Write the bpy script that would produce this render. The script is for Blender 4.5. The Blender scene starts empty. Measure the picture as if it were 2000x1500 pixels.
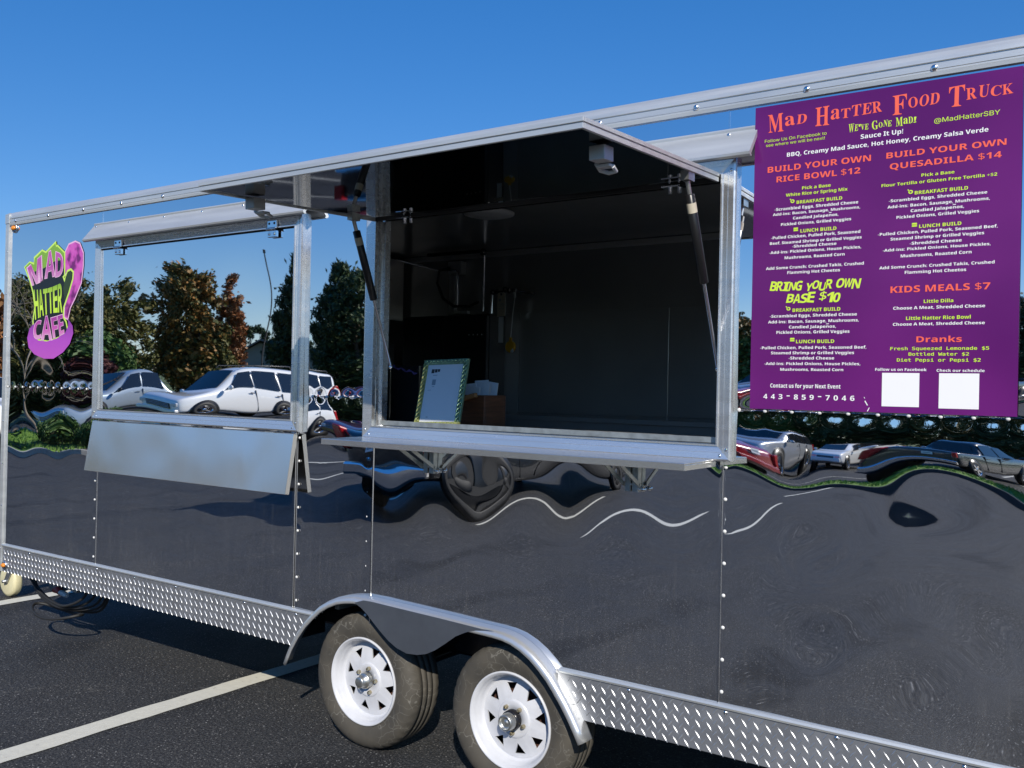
import bpy, bmesh, math, random, os
import numpy as np
from mathutils import Matrix, Vector
R = math.radians
random.seed(7); rng = np.random.default_rng(7)
S = bpy.context.scene
COL = S.collection

# ------------------------------------------------------------------ camera, sky, sun, exposure
cam_d = bpy.data.cameras.new('camera'); cam = bpy.data.objects.new('camera', cam_d); COL.objects.link(cam)
cam.matrix_world = Matrix(((0.8205232, -0.01485251, 0.57142023, 3.04025),
                           (0.57122394, -0.01558142, -0.82064635, -3.35723),
                           (0.0210922, 0.99976828, -0.0043008, 1.79987),
                           (0, 0, 0, 1)))
cam_d.sensor_fit = 'HORIZONTAL'; cam_d.sensor_width = 36; cam_d.lens = 32.603
cam_d.clip_start = .05; cam_d.clip_end = 3000
S.camera = cam
SUN = Vector((.77, -1.0, .84)).normalized()          # towards the sun
w = bpy.data.worlds.new('World'); S.world = w; w.use_nodes = True
nt = w.node_tree; nt.nodes.clear()
sky = nt.nodes.new('ShaderNodeTexSky'); sky.sky_type = 'NISHITA'; sky.sun_disc = False
sky.sun_elevation = math.asin(SUN.z); sky.sun_rotation = math.atan2(SUN.x, SUN.y)
sky.altitude = 0; sky.air_density = .9; sky.dust_density = 0; sky.ozone_density = 6.0
hs = nt.nodes.new('ShaderNodeHueSaturation'); hs.inputs['Hue'].default_value = .514; hs.inputs['Saturation'].default_value = 1.60; hs.inputs['Value'].default_value = 1.88
bg = nt.nodes.new('ShaderNodeBackground'); bg.inputs['Strength'].default_value = .12
wo = nt.nodes.new('ShaderNodeOutputWorld')
gm = nt.nodes.new('ShaderNodeGamma'); gm.inputs[1].default_value = .6
nt.links.new(sky.outputs[0], gm.inputs[0]); nt.links.new(gm.outputs[0], hs.inputs['Color']); nt.links.new(hs.outputs[0], bg.inputs[0]); nt.links.new(bg.outputs[0], wo.inputs[0])
sl = bpy.data.lights.new('sun', 'SUN'); sl.energy = 4.7; sl.angle = R(.53); sl.color = (1, .94, .84)
so = bpy.data.objects.new('sun', sl); COL.objects.link(so); so.location = SUN * 50
so.rotation_euler = SUN.to_track_quat('Z', 'Y').to_euler()
S.view_settings.view_transform = 'Standard'; S.view_settings.look = 'None'; S.view_settings.gamma = 1
S.view_settings.use_curve_mapping = False; S.view_settings.exposure = 0.12
S.cycles.caustics_reflective = False; S.cycles.caustics_refractive = False
S.cycles.use_denoising = True; S.cycles.max_bounces = 10; S.cycles.sample_clamp_indirect = 6

# ------------------------------------------------------------------ materials
def mat(name):
    m = bpy.data.materials.new(name); m.use_nodes = True
    t = m.node_tree; b = t.nodes['Principled BSDF']
    return m, t, b
def coords(t, scale=(1, 1, 1)):
    c = t.nodes.new('ShaderNodeTexCoord'); mp = t.nodes.new('ShaderNodeMapping'); mp.inputs['Scale'].default_value = scale
    t.links.new(c.outputs['Object'], mp.inputs['Vector']); return mp.outputs['Vector']
def noise(t, vec, scale, detail=4, rough=.55):
    n = t.nodes.new('ShaderNodeTexNoise'); n.inputs['Scale'].default_value = scale
    n.inputs['Detail'].default_value = detail; n.inputs['Roughness'].default_value = rough
    t.links.new(vec, n.inputs['Vector']); return n.outputs['Fac']
def ramp(t, fac, stops):
    r = t.nodes.new('ShaderNodeValToRGB'); t.links.new(fac, r.inputs[0]); e = r.color_ramp.elements
    while len(e) < len(stops): e.new(.5)
    for k, (p, c) in enumerate(stops):
        e[k].position = p; e[k].color = (c, c, c, 1) if not hasattr(c, '__len__') else (*c, 1)
    return r.outputs['Color']
def bump(t, b, h, strength, dist=.01):
    n = t.nodes.new('ShaderNodeBump'); n.inputs['Strength'].default_value = strength; n.inputs['Distance'].default_value = dist
    t.links.new(h, n.inputs['Height']); t.links.new(n.outputs[0], b.inputs['Normal'])
def pbr(name, col, rough=.5, metal=0., var=.0, vscale=6, stretch=(1, 1, 1), bmp=0., bscale=60, bdist=.002, spec=None, coat=0, rvar=0.):
    m, t, b = mat(name)
    b.inputs['Base Color'].default_value = (*col, 1); b.inputs['Roughness'].default_value = rough; b.inputs['Metallic'].default_value = metal
    if spec is not None: b.inputs['Specular IOR Level'].default_value = spec
    if coat: b.inputs['Coat Weight'].default_value = coat; b.inputs['Coat Roughness'].default_value = .03
    if var or rvar:
        n = noise(t, coords(t, stretch), vscale)
        if var:
            t.links.new(ramp(t, n, [(.3, [c * (1 - var) for c in col]), (.7, [min(1, c * (1 + var)) for c in col])]), b.inputs['Base Color'])
        if rvar:
            t.links.new(ramp(t, n, [(.3, max(0, rough - rvar)), (.7, rough + rvar)]), b.inputs['Roughness'])
    if bmp:
        bump(t, b, noise(t, coords(t, stretch), bscale, 3), bmp, bdist)
    return m
M = {}
M['alu'] = pbr('mill aluminium', (.66, .67, .66), .40, .62, .07, 3, (.6, 8, 8), .12, 90, .001, rvar=.05)
M['frame_alu'] = pbr('extruded frame aluminium', (.72, .73, .74), .27, .80, .05, 3, (.6, 8, 8), .08, 90, .001, rvar=.04)
M['alu_bright'] = pbr('polished aluminium', (.80, .81, .82), .16, 1, .05, 4, (1, 6, 6), .05, 40, .001, rvar=.05)
M['steel'] = pbr('brushed stainless steel', (.84, .83, .80), .20, .88, .03, 2, rvar=.04)
M['cove'] = pbr('bare aluminium cove', (.84, .82, .78), .35, .25)
M['chrome'] = pbr('chrome', (.82, .82, .83), .08, 1)
M['zinc'] = pbr('zinc plated steel', (.52, .52, .49), .34, .9, .2, 30)
M['galv'] = pbr('galvanised steel', (.40, .43, .43), .42, .7, .2, 25)
M['black_gloss'] = pbr('black gloss sheet', (.016, .017, .02), .07, 0, 0, 1, bmp=.04, bscale=1.6, bdist=.02, spec=.75)
M['black_in'] = pbr('black interior sheet', (.62, .615, .60), .18, .45, .08, 2, bmp=.05, bscale=2.2, bdist=.02)
M['black_plastic'] = pbr('black plastic', (.012, .012, .013), .32)
M['black_paint'] = pbr('black paint', (.014, .014, .016), .22, 0, .2, 6)
M['rubber'] = pbr('black rubber', (.02, .02, .02), .6)
M['white_plastic'] = pbr('white plastic', (.78, .78, .76), .35)
M['white_paint'] = pbr('white wheel enamel', (.56, .57, .60), .28, 0, .06, 14)
M['cream'] = pbr('cream paint', (.62, .57, .36), .5, 0, .08, 9)
M['amber'] = pbr('amber lens', (.75, .26, .03), .15, spec=.6)
M['red_lens'] = pbr('red lens', (.45, .01, .015), .12, spec=.6)
M['clear_lens'] = pbr('clear lens', (.72, .75, .78), .08, .3)
M['glass_dark'] = pbr('tinted car glass', (.012, .014, .017), .03, 0, spec=.9)
M['wood'] = pbr('stained wood', (.16, .055, .022), .4, 0, .35, 10, (1, 1, 9))
M['wood_pale'] = pbr('pale wood', (.50, .24, .09), .45, 0, .2, 8, (1, 8, 1))
M['paper'] = pbr('white paper', (.80, .82, .84), .7)
M['ink'] = pbr('black ink', (.03, .03, .035), .6)
M['ink_grey'] = pbr('grey print', (.30, .36, .42), .6)
M['yellow'] = pbr('yellow plastic', (.80, .42, .01), .35)
M['tag'] = pbr('buff tag card', (.62, .56, .44), .7, 0, .06, 20)
M['red_bit'] = pbr('red plastic', (.55, .06, .05), .4)
M['violet_cord'] = pbr('violet cord', (.12, .09, .30), .6, 0, .5, 60)
M['dot_white'] = pbr('white enamel rivet', (.74, .74, .72), .35)
M['navy'] = pbr('navy paint', (.01, .012, .03), .1, 0, coat=1)
# black mirror-polished trailer skin, a little road dust in uneven patches
def skin(name, refl, dust_amt):
    m, t, b = mat(name)
    b.inputs['Metallic'].default_value = 1; b.inputs['Base Color'].default_value = (*refl, 1); b.inputs['Roughness'].default_value = .012
    d = t.nodes.new('ShaderNodeBsdfDiffuse'); d.inputs['Color'].default_value = (.30, .29, .27, 1)
    mx = t.nodes.new('ShaderNodeMixShader'); out = t.nodes['Material Output']
    v = coords(t); n1 = noise(t, coords(t, (9, 9, .55)), 3.2, 6, .65); n2 = noise(t, v, 1.3, 4, .6); n3 = noise(t, v, 38, 5, .7)
    c = t.nodes.new('ShaderNodeTexCoord'); sp = t.nodes.new('ShaderNodeSeparateXYZ'); t.links.new(c.outputs['Object'], sp.inputs[0])
    mr = t.nodes.new('ShaderNodeMapRange'); mr.inputs[1].default_value = 1.35; mr.inputs[2].default_value = .55; mr.inputs[3].default_value = .02; mr.inputs[4].default_value = 1
    t.links.new(sp.outputs['Z'], mr.inputs[0])
    def mul(a, bb):
        k = t.nodes.new('ShaderNodeMath'); k.operation = 'MULTIPLY'
        for i, x in enumerate((a, bb)):
            if isinstance(x, float): k.inputs[i].default_value = x
            else: t.links.new(x, k.inputs[i])
        return k.outputs[0]
    def add(a, bb):
        k = t.nodes.new('ShaderNodeMath'); k.operation = 'ADD'; t.links.new(a, k.inputs[0]); t.links.new(bb, k.inputs[1]); return k.outputs[0]
    s1 = ramp(t, n1, [(.50, 0), (.72, 1)]); s2 = ramp(t, n2, [(.35, .15), (.75, 1)]); s3 = ramp(t, n3, [(.66, 0), (.74, 1)])
    wv = t.nodes.new('ShaderNodeTexWave'); wv.bands_direction = 'X'; wv.inputs['Scale'].default_value = 4.3; wv.inputs['Distortion'].default_value = .6; wv.inputs['Detail'].default_value = 1; t.links.new(v, wv.inputs['Vector'])
    tick = mul(mul(ramp(t, wv.outputs['Fac'], [(.90, 0), (.99, 1)]), ramp(t, noise(t, coords(t, (1, 1, 2.2)), 5.5, 4, .6), [(.48, 0), (.66, 1)])), .7)
    f = mul(mul(add(add(mul(add(s1, s3), s2), s2), tick), mr.outputs[0]), float(dust_amt))
    t.links.new(f, mx.inputs[0]); t.links.new(b.outputs[0], mx.inputs[1]); t.links.new(d.outputs[0], mx.inputs[2]); t.links.new(mx.outputs[0], out.inputs[0])
    return m
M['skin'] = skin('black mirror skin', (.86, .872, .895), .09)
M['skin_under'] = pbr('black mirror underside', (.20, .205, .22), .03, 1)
# tyre: dusty sidewall with pale scuffs
m, t, b = mat('dusty tyre rubber'); M['tyre'] = m
v = coords(t); vo = t.nodes.new('ShaderNodeTexVoronoi'); vo.feature = 'DISTANCE_TO_EDGE'; vo.inputs['Scale'].default_value = 17
dn = t.nodes.new('ShaderNodeVectorMath'); dn.operation = 'ADD'; nn = t.nodes.new('ShaderNodeTexNoise'); nn.inputs['Scale'].default_value = 7; nn.inputs['Detail'].default_value = 3
t.links.new(v, nn.inputs['Vector']); sc = t.nodes.new('ShaderNodeVectorMath'); sc.operation = 'SCALE'; sc.inputs[3].default_value = .22
t.links.new(nn.outputs['Color'], sc.inputs[0]); t.links.new(v, dn.inputs[0]); t.links.new(sc.outputs[0], dn.inputs[1]); t.links.new(dn.outputs[0], vo.inputs['Vector'])
lines = ramp(t, vo.outputs['Distance'], [(.0, 1), (.035, 0)])
patch = ramp(t, noise(t, v, 9, 3), [(.42, 0), (.62, .75)])
base = ramp(t, noise(t, v, 6, 5), [(.3, (.045, .042, .036)), (.7, (.085, .075, .058))])
mm = t.nodes.new('ShaderNodeMix'); mm.data_type = 'RGBA'; ml = t.nodes.new('ShaderNodeMath'); ml.operation = 'MULTIPLY'
t.links.new(lines, ml.inputs[0]); t.links.new(patch, ml.inputs[1]); t.links.new(ml.outputs[0], mm.inputs[0]); t.links.new(base, mm.inputs[6]); mm.inputs[7].default_value = (.20, .19, .165, 1)
t.links.new(mm.outputs[2], b.inputs['Base Color']); b.inputs['Roughness'].default_value = .75
bump(t, b, noise(t, v, 120, 3), .15, .002)
# asphalt: sealed dark tar with pale aggregate, darker sealer bands, hairline cracks, worn patches
m, t, b = mat('sealed asphalt'); M['asphalt'] = m
v = coords(t)
def mulc(t, a, bb):
    k = t.nodes.new('ShaderNodeMath'); k.operation = 'MULTIPLY'; t.links.new(a, k.inputs[0])
    if isinstance(bb, float): k.inputs[1].default_value = bb
    else: t.links.new(bb, k.inputs[1])
    return k.outputs[0]
def mixc(t, f, a, bb):
    k = t.nodes.new('ShaderNodeMix'); k.data_type = 'RGBA'; t.links.new(f, k.inputs[0])
    for i, x in ((6, a), (7, bb)):
        if isinstance(x, tuple): k.inputs[i].default_value = (*x, 1)
        else: t.links.new(x, k.inputs[i])
    return k.outputs[2]
big = noise(t, v, .35, 5, .6); mid = noise(t, v, 2.2, 6, .7); grain = noise(t, v, 75, 2, .6); grain2 = noise(t, v, 150, 2, .6)
base = ramp(t, big, [(.3, (.017, .0175, .020)), (.7, (.030, .0305, .033))])
base = mixc(t, ramp(t, grain, [(.42, 0), (.66, 1)]), base, (.080, .0795, .078))
base = mixc(t, ramp(t, grain2, [(.30, .8), (.5, 0)]), base, (.010, .010, .012))
wv = t.nodes.new('ShaderNodeTexWave'); wv.inputs['Scale'].default_value = .22; wv.inputs['Distortion'].default_value = 7; wv.inputs['Detail'].default_value = 3; wv.inputs['Detail Scale'].default_value = .9
t.links.new(v, wv.inputs['Vector'])
base = mixc(t, mulc(t, ramp(t, wv.outputs['Fac'], [(.0, 1), (.07, .9), (.20, 0)]), mulc(t, ramp(t, mid, [(.33, .15), (.55, .85)]), ramp(t, noise(t, v, .22, 2), [(.46, .12), (.60, 1)]))), base, (.011, .0115, .0135))
vs = t.nodes.new('ShaderNodeTexVoronoi'); vs.inputs['Scale'].default_value = 62; t.links.new(v, vs.inputs['Vector'])
spk = ramp(t, vs.outputs['Distance'], [(.14, 1), (.30, 0)])
spm = ramp(t, noise(t, v, 40, 3, .7), [(.46, 0), (.58, 1)])
f = mulc(t, mulc(t, spk, spm), ramp(t, mid, [(.34, .25), (.62, .9)]))
base = mixc(t, f, base, (.46, .45, .43))
vc = t.nodes.new('ShaderNodeTexVoronoi'); vc.feature = 'DISTANCE_TO_EDGE'; vc.inputs['Scale'].default_value = .36
nn = t.nodes.new('ShaderNodeTexNoise'); nn.inputs['Scale'].default_value = 2.6; nn.inputs['Detail'].default_value = 8; nn.inputs['Roughness'].default_value = .65; t.links.new(v, nn.inputs['Vector'])
sc = t.nodes.new('ShaderNodeVectorMath'); sc.operation = 'SCALE'; sc.inputs[3].default_value = .8; t.links.new(nn.outputs['Color'], sc.inputs[0])
ad = t.nodes.new('ShaderNodeVectorMath'); t.links.new(v, ad.inputs[0]); t.links.new(sc.outputs[0], ad.inputs[1]); t.links.new(ad.outputs[0], vc.inputs['Vector'])
crk = ramp(t, vc.outputs['Distance'], [(.0, 1), (.0045, 0)])
base = mixc(t, mulc(t, crk, ramp(t, noise(t, v, 24, 4, .75), [(.46, 0), (.62, .5)])), base, (.22, .21, .19))
t.links.new(base, b.inputs['Base Color'])
t.links.new(ramp(t, mid, [(.3, .62), (.7, .82)]), b.inputs['Roughness']); b.inputs['Specular IOR Level'].default_value = .22
bump(t, b, noise(t, v, 110, 4, .7), .7, .008)
# worn road paint
m, t, b = mat('worn line paint'); M['line'] = m
v = coords(t); n = noise(t, v, 26, 6, .7)
t.links.new(ramp(t, n, [(.28, (.12, .12, .11)), (.36, (.60, .58, .50)), (.8, (.70, .68, .58))]), b.inputs['Base Color']); b.inputs['Roughness'].default_value = .7
bump(t, b, noise(t, v, 140, 4, .7), .4, .004)
M['concrete'] = pbr('kerb concrete', (.36, .34, .30), .85, 0, .2, 8, bmp=.3)
M['kerb_dark'] = pbr('tarred kerb', (.035, .035, .04), .7, 0, .2, 8)
M['grass'] = pbr('mown grass', (.15, .27, .035), .8, 0, .45, 14, bmp=.6, bscale=70, bdist=.03)
M['mulch'] = pbr('bark mulch', (.07, .04, .025), .9, 0, .5, 25, bmp=.6, bscale=40, bdist=.03)
M['field'] = pbr('rough grass field', (.09, .12, .035), .9, 0, .4, .6)
M['bark'] = pbr('tree bark', (.12, .09, .065), .9, 0, .3, 12, (1, 1, .3), .5, 30, .02)
M['bark_pale'] = pbr('pale bark', (.26, .22, .17), .9, 0, .3, 12, (1, 1, .3), .4, 30, .02)
def leaf(name, cols, rough=.55):
    m, t, b = mat(name)
    g = t.nodes.new('ShaderNodeNewGeometry'); n = noise(t, coords(t), .9, 3)
    k = t.nodes.new('ShaderNodeMath'); k.operation = 'MULTIPLY_ADD'; k.inputs[1].default_value = .45; t.links.new(g.outputs['Random Per Island'], k.inputs[0])
    k2 = t.nodes.new('ShaderNodeMath'); k2.operation = 'MULTIPLY'; k2.inputs[1].default_value = .6; t.links.new(n, k2.inputs[0]); t.links.new(k2.outputs[0], k.inputs[2])
    t.links.new(ramp(t, k.outputs[0], [(.2 + .6 * i / (len(cols) - 1), c) for i, c in enumerate(cols)]), b.inputs['Base Color'])
    b.inputs['Roughness'].default_value = rough; b.inputs['Specular IOR Level'].default_value = .25
    return m
M['leaf_orange'] = leaf('autumn orange leaves', [(0.046, 0.068, 0.019), (0.099, 0.106, 0.031), (0.211, 0.122, 0.031), (0.395, 0.180, 0.046)])
M['leaf_rust'] = leaf('rust red leaves', [(0.112, 0.074, 0.034), (0.302, 0.132, 0.051), (0.360, 0.147, 0.059)])
M['leaf_olive'] = leaf('olive leaves', [(0.046, 0.059, 0.019), (0.109, 0.116, 0.031), (0.202, 0.155, 0.046)])
M['leaf_green'] = leaf('mid green leaves', [(0.031, 0.070, 0.019), (0.062, 0.132, 0.031), (0.124, 0.186, 0.046)])
M['leaf_dark'] = leaf('dark evergreen needles', [(0.016, 0.031, 0.012), (0.034, 0.062, 0.022), (0.070, 0.093, 0.034)])
M['leaf_burg'] = leaf('burgundy leaves', [(0.047, 0.017, 0.017), (0.093, 0.028, 0.028), (0.139, 0.056, 0.041)])
M['roof_grey'] = pbr('grey shingle roof', (.12, .12, .125), .85, 0, .2, 5)
M['siding'] = pbr('grey house siding', (.22, .21, .19), .7, 0, .05, 3)
M['pole'] = pbr('bronze lamp pole', (.05, .045, .04), .5)
def carpaint(name, c, metal=0.):
    return pbr(name, c, .25, metal, coat=1)
M['car_white'] = carpaint('white car paint', (.86, .86, .84)); M['car_black'] = carpaint('black car paint', (.008, .009, .012))
M['car_blue'] = carpaint('pale blue car paint', (.36, .43, .50), .3); M['car_grey'] = carpaint('dark grey car paint', (.05, .05, .05), .3)
M['car_red'] = carpaint('red car paint', (.30, .012, .018)); M['car_silver'] = carpaint('silver car paint', (.52, .54, .56), .5)
M['car_maroon'] = carpaint('maroon car paint', (.10, .012, .03))

M['galv_tread'] = pbr('weathered tread plate', (.36, .37, .39), .45, .75, .18, 8)
M['alu_loz'] = pbr('worn lozenge metal', (.46, .47, .49), .42, .75, .15, 20)
M['alu_fender'] = pbr('fender aluminium', (.66, .67, .67), .30, .70, .03, 5, bmp=.03, bscale=30, bdist=.001)
M['alu_skirt'] = pbr('satin aluminium skirt', (.30, .32, .35), .40, .9, .12, 6)
M['drum'] = pbr('rusty drum', (.07, .03, .02), .8, 0, .4, 20); M['brass'] = pbr('yellow zinc nut', (.50, .43, .28), .3, .9, .2, 40)

# ------------------------------------------------------------------ mesh helpers
class MB:
    def __init__(s): s.v = []; s.f = []; s.m = []; s.mats = []; s.sm = []
    def mi(s, m):
        m = M[m] if isinstance(m, str) else m
        if m not in s.mats: s.mats.append(m)
        return s.mats.index(m)
    def add(s, vs, fs, m, smooth=False):
        o = len(s.v); i = s.mi(m); s.v += [tuple(x) for x in vs]
        for f in fs: s.f.append([o + k for k in f]); s.m.append(i); s.sm.append(smooth)
        return s
    def box(s, x0, x1, y0, y1, z0, z1, m, X=None):
        v = [Vector((x, y, z)) for z in (z0, z1) for y in (y0, y1) for x in (x0, x1)]
        if X is not None: v = [X @ p for p in v]
        return s.add(v, [(0, 2, 3, 1), (4, 5, 7, 6), (0, 1, 5, 4), (1, 3, 7, 5), (3, 2, 6, 7), (2, 0, 4, 6)], m)
    def prism(s, poly, axis, a0, a1, m, X=None, caps=True, smooth=False):
        def P(p, a):
            q = Vector({'x': (a, p[0], p[1]), 'y': (p[0], a, p[1]), 'z': (p[0], p[1], a)}[axis]); return X @ q if X is not None else q
        n = len(poly); v = [P(p, a0) for p in poly] + [P(p, a1) for p in poly]
        s.add(v, [(i, (i + 1) % n, n + (i + 1) % n, n + i) for i in range(n)], m, smooth)
        if caps: s.add(v, [tuple(range(n)), tuple(range(2 * n - 1, n - 1, -1))], m)
        return s
    def tube(s, pts, r, m, n=10, caps=True, smooth=True):
        pts = [Vector(p) for p in pts]; k = len(pts); rs = r if hasattr(r, '__len__') else [r] * k
        vs = []; up = None
        for i, p in enumerate(pts):
            d = (pts[min(i + 1, k - 1)] - pts[max(i - 1, 0)]).normalized()
            if up is None: up = Vector((0, 0, 1)) if abs(d.z) < .9 else Vector((1, 0, 0))
            a = d.cross(up); a = a.normalized() if a.length > 1e-5 else d.orthogonal().normalized(); bb = a.cross(d).normalized(); up = bb
            for j in range(n):
                t_ = 2 * math.pi * j / n; vs.append(p + (a * math.cos(t_) + bb * math.sin(t_)) * rs[i])
        fs = [(i * n + j, i * n + (j + 1) % n, (i + 1) * n + (j + 1) % n, (i + 1) * n + j) for i in range(k - 1) for j in range(n)]
        s.add(vs, fs, m, smooth)
        if caps: s.add(vs, [tuple(range(n))[::-1], tuple(range((k - 1) * n, k * n))], m)
        return s
    def lathe(s, prof, c, axis, m, n=32, smooth=True, caps=False):
        # prof: (radius, along); axis 'y' or 'z' or 'x'
        c = Vector(c); vs = []
        for r_, a in prof:
            for j in range(n):
                t_ = 2 * math.pi * j / n; u, w_ = r_ * math.cos(t_), r_ * math.sin(t_)
                vs.append(c + Vector({'y': (u, a, w_), 'z': (u, w_, a), 'x': (a, u, w_)}[axis]))
        k = len(prof)
        s.add(vs, [(i * n + j, i * n + (j + 1) % n, (i + 1) * n + (j + 1) % n, (i + 1) * n + j) for i in range(k - 1) for j in range(n)], m, smooth)
        if caps: s.add(vs, [tuple(range(n)), tuple(range((k - 1) * n, k * n))], m)
        return s
    def dome(s, c, r, h, m, nrm=(0, -1, 0), n=10):
        nrm = Vector(nrm).normalized(); a = nrm.orthogonal().normalized(); bb = nrm.cross(a); c = Vector(c)
        vs = []; rings = 3
        for i in range(rings):
            t_ = i / rings * math.pi / 2
            for j in range(n):
                q = 2 * math.pi * j / n; vs.append(c + (a * math.cos(q) + bb * math.sin(q)) * r * math.cos(t_) + nrm * h * math.sin(t_))
        vs.append(c + nrm * h)
        fs = [(i * n + j, i * n + (j + 1) % n, (i + 1) * n + (j + 1) % n, (i + 1) * n + j) for i in range(rings - 1) for j in range(n)]
        fs += [((rings - 1) * n + j, (rings - 1) * n + (j + 1) % n, rings * n) for j in range(n)]
        return s.add(vs, fs, m, True)
    def sphere(s, c, r, m, n=16, sx=(1, 1, 1)):
        vs = []; k = n // 2
        for i in range(k + 1):
            p = math.pi * i / k
            for j in range(n):
                q = 2 * math.pi * j / n; vs.append((c[0] + r * sx[0] * math.sin(p) * math.cos(q), c[1] + r * sx[1] * math.sin(p) * math.sin(q), c[2] + r * sx[2] * math.cos(p)))
        return s.add(vs, [(i * n + j, (i + 1) * n + j, (i + 1) * n + (j + 1) % n, i * n + (j + 1) % n) for i in range(k) for j in range(n)], m, True)
    def build(s, name, parent=None, bevel=0, fix=True, loc=None):
        me = bpy.data.meshes.new(name); me.from_pydata(s.v, [], s.f)
        for m_ in s.mats: me.materials.append(m_)
        me.polygons.foreach_set('material_index', s.m); me.polygons.foreach_set('use_smooth', s.sm)
        if fix:
            bm = bmesh.new(); bm.from_mesh(me); bmesh.ops.recalc_face_normals(bm, faces=bm.faces[:]); bm.to_mesh(me); bm.free()
        me.update()
        o = bpy.data.objects.new(name, me); COL.objects.link(o)
        if parent: o.parent = parent
        if loc: o.location = loc
        if bevel:
            b_ = o.modifiers.new('bevel', 'BEVEL'); b_.width = bevel; b_.segments = 2; b_.limit_method = 'ANGLE'; b_.angle_limit = R(40); b_.harden_normals = False
        return o
def thing(name, label, cat, loc=(0, 0, 0), rz=0, group=None):
    o = bpy.data.objects.new(name, None); COL.objects.link(o); o.location = loc; o.rotation_euler = (0, 0, rz); o.empty_display_size = .2
    o['label'] = label; o['category'] = cat
    if group: o['group'] = group
    return o
def tag(o, label, cat, group=None):
    o['label'] = label; o['category'] = cat
    if group: o['group'] = group
    return o
def struct(o): o['kind'] = 'structure'; return o
def npmesh(name, verts, faces, m, parent=None, smooth=False):
    me = bpy.data.meshes.new(name); verts = np.asarray(verts, np.float32); faces = np.asarray(faces, np.int32)
    nv, nf, k = len(verts), len(faces), faces.shape[1]
    me.vertices.add(nv); me.vertices.foreach_set('co', verts.ravel()); me.loops.add(nf * k); me.loops.foreach_set('vertex_index', faces.ravel())
    me.polygons.add(nf); me.polygons.foreach_set('loop_start', np.arange(0, nf * k, k, dtype=np.int32)); me.polygons.foreach_set('loop_total', np.full(nf, k, np.int32))
    me.polygons.foreach_set('use_smooth', np.full(nf, smooth)); me.materials.append(M[m] if isinstance(m, str) else m); me.update(calc_edges=True); me.validate()
    o = bpy.data.objects.new(name, me); COL.objects.link(o)
    if parent: o.parent = parent
    return o

# ------------------------------------------------------------------ ground and markings
g = MB(); g.add([(-600, -600, 0), (600, -600, 0), (600, 600, 0), (-600, 600, 0)], [(0, 1, 2, 3)], 'asphalt'); struct(g.build('parking_lot'))
def line_strip(x0, x1, y0, y1, z=.004, rag=.006):
    n = max(4, int(abs(y1 - y0) / .12)); b_ = MB(); vs = []
    for i in range(n + 1):
        y = y0 + (y1 - y0) * i / n
        vs += [(x0 + random.uniform(-rag, rag), y, z), (x1 + random.uniform(-rag, rag), y, z)]
    b_.add(vs, [(2 * i, 2 * i + 1, 2 * i + 3, 2 * i + 2) for i in range(n)], 'line')
    return struct(b_.build('parking_line'))
for k in (-3, -2, -1, 0, 1, 2):
    xa = -1.505 + 3.06 * k
    line_strip(xa, xa + .15, -1.36, 3.4)
for xa, ya, yb in ((-4.75, -9.8, -7.0), (-2.95, -9.8, -7.0), (-1.78, -10.3, -8.6), (-2.68, -18.2, -13.2), (-8.2, -13.2, -8.2), (-10.95, -13.2, -8.2), (-13.7, -13.2, -8.2)): line_strip(xa, xa + .12, ya, yb)
for k in range(6): line_strip(-4.0 + 3.2 * k, -4.0 + 3.2 * k + .12, -32.5, -28)
b_ = MB(); b_.add([(-14, -25.2, .005), (20, -25.2, .005), (20, -25.05, .005), (-14, -25.05, .005)], [(0, 1, 2, 3)], 'line'); struct(b_.build('road_line'))

# ------------------------------------------------------------------ the trailer
DZ = .09
T = thing('food_trailer', 'black mirror-polished food trailer with a raised serving hatch and purple menu sign', 'food trailer', (0, 0, DZ))
XL, XR = -3.70, 4.40
ZB, ZT, ZJ = .528, 2.79, 1.645
def sstep(a, b_, x): t_ = np.clip((x - a) / (b_ - a), 0, 1); return t_ * t_ * (3 - 2 * t_)
rv = rng.uniform(0, 6.28, (8, 2)); RIV = np.arange(-3.65, 4.36, .1)
def disp(x, z):                                          # outward bulge of the thin skin between its fixings, metres
    D = .0026 + .0042 * sstep(1.5, 2.2, x) + .0012 * sstep(-2.4, -3.0, x)
    right = sstep(1.68, 1.70, x)
    stud = 1 + (.30 - .22 * right) * np.cos(2 * np.pi * (x - .26) / .495)
    L = .13
    dz = np.sqrt((z - ZJ) ** 2 + .012 ** 2)
    o = -D * stud * np.exp(-dz / L)
    low = sstep(1.6, 1.3, z)
    amp = (1 + 2.0 * sstep(1.7, 2.0, x)) * low + .25 * (1 - low)
    o = o + low * (.0017 - .0012 * right) * np.cos(2 * np.pi * (x - .26) / (.495 + .12 * right)) * np.sin(2 * np.pi * (z - 1.12) / .85) * sstep(.80, 1.15, z) * (.45 + .55 * sstep(-.3, -.1, x))
    for k, (a_, b__) in enumerate(rv):
        kx, kz = 4.2 + 1.9 * k, 3.1 + 2.6 * ((k * 5) % 8)
        o = o + amp * (.0013 + .0042 * right) / (kx + kz) * np.sin(kx * x + a_) * np.sin(kz * z + b__)
    q = np.abs((x + .05) % .1 - .05)                       # dimple at each rivet of the belt row
    o = o - (.0008 + .0005 * right) * np.exp(-(q ** 2 + (z - ZJ) ** 2) / (2 * (.020 + .006 * right) ** 2))
    for xs in (-2.533, -.645, -.15, 1.70):
        qz = np.abs((z - .614 + .06) % .12 - .06)
        o = o - .00035 * low * np.exp(-((x - xs) ** 2 + qz ** 2) / (2 * .018 ** 2))
    return o
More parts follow.
